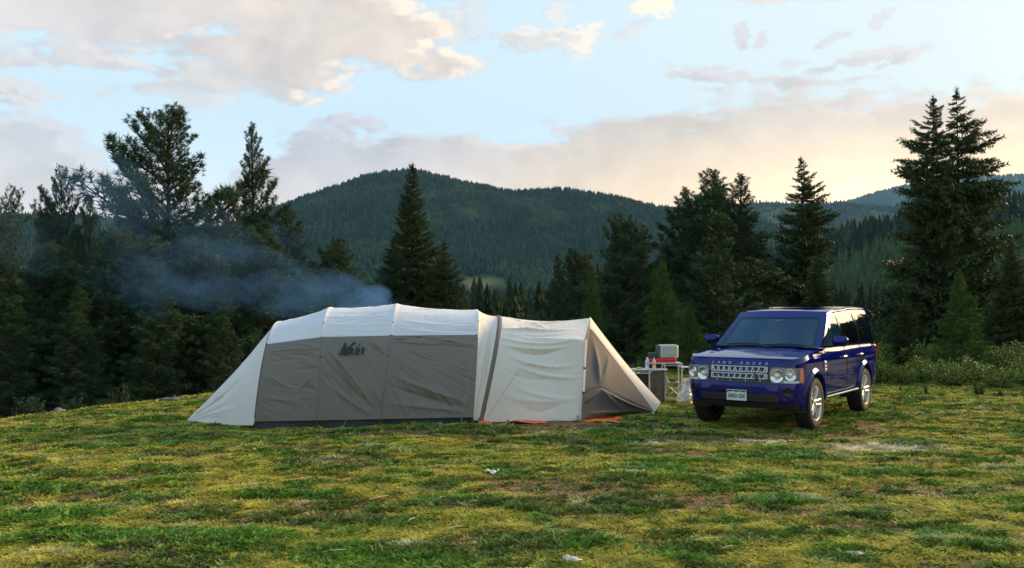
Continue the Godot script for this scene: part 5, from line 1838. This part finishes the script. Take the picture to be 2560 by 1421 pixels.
func make_kitchen() -> void:
	var alu := mat(lin(0.66, 0.67, 0.68), 0.4, 0.35)
	var top := mat(lin(0.70, 0.71, 0.72), 0.35, 0.2)
	var cloth_b := mat(lin(0.125, 0.095, 0.07), 0.8)
	cloth_b.heightmap_enabled = true
	cloth_b.heightmap_texture = noise_tex(12, 0.02, 256, [], 4)
	cloth_b.heightmap_scale = 1.5
	cloth_b.uv1_triplanar = true
	cloth_b.uv1_scale = Vector3.ONE * 2.0
	var dark := mat(lin(0.03, 0.027, 0.027), 0.85)  # shade inside the cloth cupboard put into the colour
	var y0 := height(3.1, -17.3)
	var k := thing("camp_kitchen", "folding aluminium camp kitchen stand with brown cloth cupboard, set between awning and car", "camp table", Vector3(3.1, y0, -17.3))
	# lower table on the left
	var b := MB.new()
	b.box(Vector3(-0.31, 0.672, 0.14), Vector3(0.70, 0.022, 0.42), 0.006)
	obj("tabletop", b.mesh(0.0), top, k)
	b = MB.new()
	b.box(Vector3(0.04, 0.785, -0.16), Vector3(0.70, 0.022, 0.40), 0.006)
	obj("tabletop", b.mesh(0.0), top, k)
	b = MB.new()
	b.box(Vector3(0.475, 0.70, -0.14), Vector3(0.17, 0.018, 0.36), 0.005)
	obj("side_leaf", b.mesh(0.0), top, k)
	b = MB.new()
	b.box(Vector3(0.18, 0.395, -0.12), Vector3(0.32, 0.014, 0.30), 0.004)
	obj("wire_shelf", b.mesh(0.0), top, k)
	for p in [[-0.33, 0.33, 0.665, 0.0], [-0.64, 0.33, 0.665, 0.0], [-0.64, -0.04, 0.665, 0.0], [0.04, 0.02, 0.78, 0.0], [0.04, -0.33, 0.78, 0.0], [0.385, 0.02, 0.78, 0.0], [0.385, -0.33, 0.78, 0.0]]:
		b = MB.new()
		b.tube([Vector3(p[0], -0.03, p[1]), Vector3(p[0], p[2], p[1])], [0.014, 0.014], 8)
		obj("leg", b.mesh(60.0), alu, k)
	for q in [[Vector3(0.045, 0.06, 0.035), Vector3(0.38, 0.37, 0.035)], [Vector3(0.055, 0.37, 0.025), Vector3(0.37, 0.08, 0.025)], [Vector3(-0.33, 0.60, 0.33), Vector3(-0.27, 0.66, 0.33)], [Vector3(0.385, 0.61, 0.02), Vector3(0.45, 0.69, -0.03)], [Vector3(0.04, 0.72, 0.03), Vector3(0.0, 0.775, 0.03)], [Vector3(0.385, 0.72, 0.03), Vector3(0.34, 0.775, 0.03)]]:
		b = MB.new()
		b.bar(q[0], q[1], 0.010, 6)
		obj("brace", b.mesh(60.0), alu, k)
	for q in [[Vector3(0.04, 0.05, 0.02), Vector3(0.385, 0.05, 0.02)], [Vector3(-0.64, 0.60, 0.335), Vector3(-0.33, 0.60, 0.335)], [Vector3(0.04, 0.74, 0.02), Vector3(0.385, 0.74, 0.02)]]:
		b = MB.new()
		b.bar(q[0], q[1], 0.008, 6)
		obj("rail", b.mesh(60.0), alu, k)
	# cloth cupboard: shade of the open left side painted as a dark sheet, brown side to the right
	b = MB.new()
	b.grid(14, 14, func(u: float, v: float) -> Vector3: return Vector3(lerpf(-0.305, -0.03, u), lerpf(0.03, 0.645, v), 0.32 + 0.018 * sin(u * 9.0 + 1.0) * (1.0 - v) - 0.03 * pow(u - 0.5, 2.0)))
	b.grid(2, 6, func(u: float, v: float) -> Vector3: return Vector3(-0.03, lerpf(0.03, 0.645, v), lerpf(0.31, -0.04, u)))
	obj("cupboard_cloth", b.mesh(60.0), cloth_b, k)
	b = MB.new()
	b.grid(8, 8, func(u: float, v: float) -> Vector3: return Vector3(lerpf(-0.64, -0.345, u), lerpf(0.05, 0.595, v), 0.30 + 0.01 * sin(u * 12.0)))
	obj("cupboard_shade", b.mesh(60.0), dark, k)
	var o := Vector3(3.1, y0, -17.3)
	# red stove tray and the cases on it
	b = MB.new()
	b.box(Vector3(0, 0.037, 0), Vector3(0.56, 0.072, 0.30), 0.012)
	var sv := thing("camp_stove", "red flat camp stove lying on the higher tabletop", "stove", o + Vector3(0.0, 0.797, -0.14))
	obj("body", b.mesh(30.0), mat(lin(0.78, 0.03, 0.012), 0.35), sv)
	b = MB.new()
	for x in [-0.2, -0.1, 0.0, 0.1, 0.2]:
		b.box(Vector3(x, 0.0765, 0), Vector3(0.012, 0.006, 0.26), 0.0)
	obj("pot_support", b.mesh(0.0), mat(lin(0.45, 0.45, 0.45), 0.4, 0.5), sv).set_meta("kind", "stuff")
	var cs := thing("storage_case", "pale grey ribbed hard case standing on the red camp stove", "case", o + Vector3(0.11, 0.877, -0.15), 0.16)
	b = MB.new()
	b.box(Vector3(0.02, 0.143, 0), Vector3(0.40, 0.285, 0.24), 0.035)
	obj("shell", b.mesh(40.0), mat(lin(0.50, 0.52, 0.44), 0.5), cs)
	b = MB.new()
	for q in [[0.32, 0.21, 0.012], [0.22, 0.11, 0.022]]:
		var w: float = q[0]
		var h: float = q[1]
		for g in [-1.0, 1.0]:
			b.box(Vector3(0.02, 0.143 + g * h / 2.0, 0.122), Vector3(w, 0.012, 0.012), 0.005)
			b.box(Vector3(0.02 + g * w / 2.0, 0.143, 0.122), Vector3(0.012, h - 0.014, 0.012), 0.005)
	obj("rib", b.mesh(30.0), mat(lin(0.44, 0.46, 0.39), 0.5), cs)
	b = MB.new()
	b.box(Vector3(-0.192, 0.143, 0), Vector3(0.04, 0.26, 0.22), 0.012)
	obj("end_cap", b.mesh(30.0), mat(lin(0.07, 0.11, 0.11), 0.5), cs)
	var tb := thing("tin_box", "small dark teal box with a lid handle, left of the pale grey case", "box", o + Vector3(-0.17, 0.872, -0.17))
	b = MB.new()
	b.box(Vector3(0, 0.06, 0), Vector3(0.19, 0.12, 0.16), 0.012)
	obj("body", b.mesh(30.0), mat(lin(0.035, 0.055, 0.06), 0.5), tb)
	b = MB.new()
	b.tube([Vector3(0.03, 0.118, 0), Vector3(0.035, 0.135, 0), Vector3(0.075, 0.135, 0), Vector3(0.08, 0.118, 0)], [0.005], 6)
	obj("handle", b.mesh(60.0), mat(lin(0.4, 0.4, 0.4), 0.4, 0.5), tb)
	var white := mat(lin(0.75, 0.75, 0.73), 0.4)
	var clear := mat(Color(0.75, 0.85, 0.95, 0.35), 0.05, 0.0, {"transparency": BaseMaterial3D.TRANSPARENCY_ALPHA})
	bottle("clear water bottle with a blue wrapper on the lower tabletop", o + Vector3(-0.36, 0.684, 0.24), 0.042, 0.235, mat(lin(0.62, 0.68, 0.72), 0.15), white, mat(lin(0.45, 0.5, 0.6), 0.4))
	bottle("slim bottle with an orange wrapper beside the clear water bottle", o + Vector3(-0.22, 0.684, 0.24), 0.036, 0.225, mat(lin(0.55, 0.60, 0.52), 0.3), mat(lin(0.7, 0.62, 0.5), 0.4), mat(lin(0.85, 0.30, 0.12), 0.4))
	var sp := crumpled(4, Vector3(0.12, 0.045, 0.08), 0.12, 0.12)
	tag(obj("sponge", sp.mesh(70.0), mat(lin(0.75, 0.45, 0.08), 0.8)), "small yellow sponge on the lower tabletop near the awning", "sponge").position = o + Vector3(-0.52, 0.680, 0.20)
	b = MB.new()
	b.lathe([Vector2(0.0, 0.0), Vector2(0.036, 0.0), Vector2(0.045, 0.01), Vector2(0.048, 0.095), Vector2(0.044, 0.095), Vector2(0.040, 0.015), Vector2(0.0, 0.012)], 20)
	tag(obj("mug", b.mesh(40.0), mat(lin(0.55, 0.66, 0.75), 0.35)), "pale blue mug at the end of the low wire shelf", "mug").position = o + Vector3(0.065, 0.402, -0.02)
	var rd := crumpled(7, Vector3(0.16, 0.05, 0.14), 0.25, 0.1)
	tag(obj("folded_towel", rd.mesh(70.0), mat(lin(0.12, 0.012, 0.012), 0.8)), "dark red folded towel on the low wire shelf", "towel").position = o + Vector3(0.22, 0.400, -0.06)
	# carrier bags by the car
	var bag_m := mat(lin(0.72, 0.70, 0.68), 0.35, 0.0, {"backlight_enabled": true, "backlight": Color(0.4, 0.4, 0.4)})
	var bg := thing("carrier_bag", "crumpled white plastic bag standing by the car's front corner", "bag", Vector3(3.47, height(3.47, -16.9) - 0.005, -16.9))
	b = MB.new()
	var nn := FastNoiseLite.new()
	nn.seed = 6
	nn.frequency = 0.16
	b.grid(30, 24, func(u: float, v: float) -> Vector3:
		var a := TAU * (u if u < 1.0 else 0.0)
		var r := profile([Vector2(0, 0.10), Vector2(0.1, 0.15), Vector2(0.35, 0.15), Vector2(0.6, 0.10), Vector2(0.8, 0.06), Vector2(1, 0.075)], v)
		r *= 1.0 + 0.55 * nn.get_noise_3d(cos(a) * 7.0, v * 16.0, sin(a) * 7.0)
		return Vector3(cos(a) * r + 0.05 * v, v * 0.52, sin(a) * r * 0.8), true)
	obj("bag_body", b.mesh(25.0), bag_m, bg)


func place_on_ground(o: Node3D, x: float, dist: float, dy := 0.0) -> void:
	o.position = Vector3(x, height(x, -dist) + dy, -dist)


func make_small_things() -> void:
	var pale := mat(lin(0.50, 0.43, 0.34), 0.8)
	var whitish := mat(lin(0.66, 0.64, 0.58), 0.8)
	var stones := [
		[0.425, 6.07, Vector3(0.15, 0.075, 0.10), "largest pale stone, lying in the nearest grass", pale], [0.545, 6.42, Vector3(0.05, 0.03, 0.035), "small white angular stone just beyond the largest pale stone", whitish],
		[-0.235, 6.28, Vector3(0.03, 0.022, 0.025), "tiny white pebble at the tip of the bright green patch", whitish], [0.555, 6.75, Vector3(0.03, 0.02, 0.025), "tiny pale pebble beyond the small white stone", whitish],
		[2.53, 6.2, Vector3(0.22, 0.05, 0.11), "flat buff stone half buried in front of the car", pale], [1.45, 8.0, Vector3(0.06, 0.025, 0.04), "white stone chip on bare soil in front of the car", whitish],
		[-8.3, 15.4, Vector3(0.4, 0.16, 0.25), "grey boulder at the meadow edge under the left pines", mat(lin(0.12, 0.125, 0.12), 0.9)], [-6.9, 17.0, Vector3(0.45, 0.12, 0.25), "flat grey rock at the meadow edge below the bushes", mat(lin(0.12, 0.125, 0.12), 0.9)]]
	for k in stones.size():
		var s: Array = stones[k]
		var o := obj("stone", crumpled(20 + k, s[2], 0.5, 0.09).mesh(28.0), s[4])
		tag(o, s[3], "stone")
		place_on_ground(o, s[0], s[1], -0.012)
		o.rotation.y = k * 1.3
	var paper := MB.new()
	paper.grid(8, 6, func(u: float, v: float) -> Vector3: return Vector3((u - 0.5) * 0.16, 0.02 + 0.02 * sin(u * 8.0) * cos(v * 6.0), (v - 0.5) * 0.12))
	var pp := obj("paper_scrap", paper.mesh(30.0), mat(lin(0.72, 0.68, 0.48), 0.8))
	tag(pp, "crumpled cream paper scrap on the grass in front of the tent", "paper")
	place_on_ground(pp, -0.22, 9.3, 0.01)
	var pk := MB.new()
	pk.box(Vector3(0, 0.04, 0), Vector3(0.018, 0.08, 0.012), 0.004)
	var peg := obj("tent_peg", pk.mesh(0.0), mat(lin(0.75, 0.38, 0.30), 0.6))
	tag(peg, "small pink peg sticking up from the bare soil", "peg")
	place_on_ground(peg, 0.03, 7.95, -0.01)
	peg.rotation.z = 0.12
	var twigs := [[-1.27, 8.1, 0.22, 0.7, "pale straight twig on bare soil, the longest of them"], [-0.68, 8.05, 0.13, 0.7, "pale twig lying next to the longest twig"], [-0.36, 7.85, 0.12, 0.5, "pale twig on soil beside the pink peg"], [-0.47, 6.95, 0.16, 0.6, "pale twig at the upper edge of the bright green patch"], [-1.31, 6.2, 0.20, 0.45, "pale grass stalk lying across the bright green patch"], [1.5, 6.6, 0.20, 0.3, "pale straw stalk in the grass beyond the small white stone"], [1.62, 6.35, 0.10, 0.4, "short pale stalk next to the straw stalk"], [-2.1, 8.35, 0.13, 0.6, "pale twig on the worn ground left of the longest twig"], [-0.86, 7.2, 0.12, 1.1, "curled pale stalk on the green tuft above the bright patch"]]
	for k in twigs.size():
		var w: Array = twigs[k]
		var tb := MB.new()
		var l: float = w[2]
		tb.tube([Vector3(-l / 2.0, 0.0, 0), Vector3(0, 0.012, 0.006), Vector3(l / 2.0, 0.005, 0)], [0.0035, 0.004, 0.0025], 5)
		var o := obj("twig", tb.mesh(60.0), mat(lin(0.66, 0.56, 0.38), 0.7))
		tag(o, w[4], "twig")
		place_on_ground(o, w[0], w[1], 0.03)
		o.rotation.y = w[3]


func make_smoke() -> void:
	var s := Node3D.new()
	s.name = "smoke"
	add_child(s)
	tag(s, "thin blue campfire smoke drifting from behind the tent through the pines", "smoke", "", "stuff")
	var fm := {}
	# x, y, z, size, density
	rng.seed = 12
	var line := [Vector3(-2.7, 1.75, -17.0), Vector3(-2.95, 2.05, -17.1), Vector3(-3.5, 2.15, -17.4), Vector3(-4.5, 2.25, -17.8), Vector3(-5.7, 2.5, -18.2), Vector3(-7.0, 2.65, -18.6), Vector3(-8.3, 3.0, -19.0), Vector3(-9.4, 3.5, -19.4), Vector3(-10.8, 4.2, -20.0)]
	var n := 110
	for i in n:
		var t := float(i) / (n - 1) * (line.size() - 1)
		var k := mini(int(t), line.size() - 2)
		var p: Vector3 = line[k].lerp(line[k + 1], t - k)
		var far := t / (line.size() - 1)
		var size := lerpf(0.22, 1.15, pow(far, 0.8)) * rng.randf_range(0.45, 1.5)
		p += Vector3(rng.randf_range(-0.5, 0.5), rng.randf_range(-0.45, 0.55), rng.randf_range(-0.4, 0.4)) * (0.35 + far * 2.9)
		var dens := lerpf(0.34, 0.011, pow(far, 0.13))
		var m := FogMaterial.new()
		m.albedo = Color(0.50, 0.75, 1.0)
		m.density = dens * pow(rng.randf_range(0.35, 1.5), 1.6)
		var f := FogVolume.new()
		f.name = "smoke_puff"
		f.shape = RenderingServer.FOG_VOLUME_SHAPE_ELLIPSOID
		f.size = Vector3(size * rng.randf_range(1.4, 2.6), size * rng.randf_range(0.45, 0.85), size * 1.1)
		f.material = m
		s.add_child(f, true)
		f.position = p
		if i % 9 == 0:                # the denser puff over the fire itself
			m.density = 0.55
			f.size = Vector3(0.55, 0.34, 0.4) * rng.randf_range(0.8, 1.4)
			f.position = Vector3(-2.95, 1.98, -17.0) + Vector3(rng.randf_range(-0.3, 0.35), rng.randf_range(-0.2, 0.22), rng.randf_range(-0.2, 0.2))
		f.rotation = Vector3(0.0, rng.randf_range(-0.6, 0.6), rng.randf_range(-0.75, 0.25))


func _ready() -> void:
	var t0 := Time.get_ticks_msec()
	# ---- camera
	var cam := Camera3D.new()
	cam.name = "camera"
	add_child(cam)
	cam.position = Vector3(0, 1.77, 0)
	cam.rotation = Vector3(atan((786.5 - 710.5) / 2100.0), 0, 0)
	cam.fov = rad_to_deg(2.0 * atan(710.5 / 2100.0))
	cam.near = 0.1
	cam.far = 9000.0
	cam.current = true
	# ---- noises that the ground, the sky and the woods share
	for q in [[n_lush, 101, 0.045, 4], [n_patch, 202, 0.03, 4], [n_fine, 303, 0.05, 3], [n_sky, 404, 0.030, 6], [n_sky2, 505, 0.10, 5], [n_ter, 606, 0.012, 5]]:
		q[0].seed = q[1]
		q[0].frequency = q[2]
		q[0].noise_type = FastNoiseLite.TYPE_SIMPLEX_SMOOTH
		q[0].fractal_octaves = q[3]
	# ---- sky, light, air
	var env := Environment.new()
	env.background_mode = Environment.BG_SKY
	env.sky = Sky.new()
	env.sky.sky_material = make_sky()
	env.tonemap_mode = Environment.TONE_MAPPER_LINEAR
	env.tonemap_exposure = 1.78
	env.sdfgi_enabled = true
	env.ssao_enabled = true
	env.ssil_enabled = true
	env.fog_enabled = true
	env.fog_mode = Environment.FOG_MODE_EXPONENTIAL
	env.fog_light_color = Color(0.55, 0.78, 0.92)
	env.fog_density = 0.00007
	env.volumetric_fog_enabled = true
	env.volumetric_fog_density = 0.0
	var we := WorldEnvironment.new()
	we.name = "world_environment"
	we.environment = env
	add_child(we)
	var sun := DirectionalLight3D.new()
	sun.name = "sun"
	sun.light_color = Color(1.0, 0.84, 0.62)
	sun.light_energy = 1.3
	sun.light_angular_distance = 18.0
	sun.shadow_enabled = true
	add_child(sun)
	var az := deg_to_rad(58.0)
	var el := deg_to_rad(20.0)
	sun.basis = Basis.looking_at(-Vector3(sin(az) * cos(el), sin(el), -cos(az) * cos(el)))
	print("sky ", Time.get_ticks_msec() - t0)
	make_ground()
	print("ground ", Time.get_ticks_msec() - t0)
	make_tree_kinds()
	make_woods()
	print("woods ", Time.get_ticks_msec() - t0)
	make_trees()
	make_shrubs()
	print("trees ", Time.get_ticks_msec() - t0)
	make_tent()
	print("tent ", Time.get_ticks_msec() - t0)
	make_car()
	print("car ", Time.get_ticks_msec() - t0)
	make_kitchen()
	make_small_things()
	make_grass()
	make_smoke()
	print("all ", Time.get_ticks_msec() - t0)
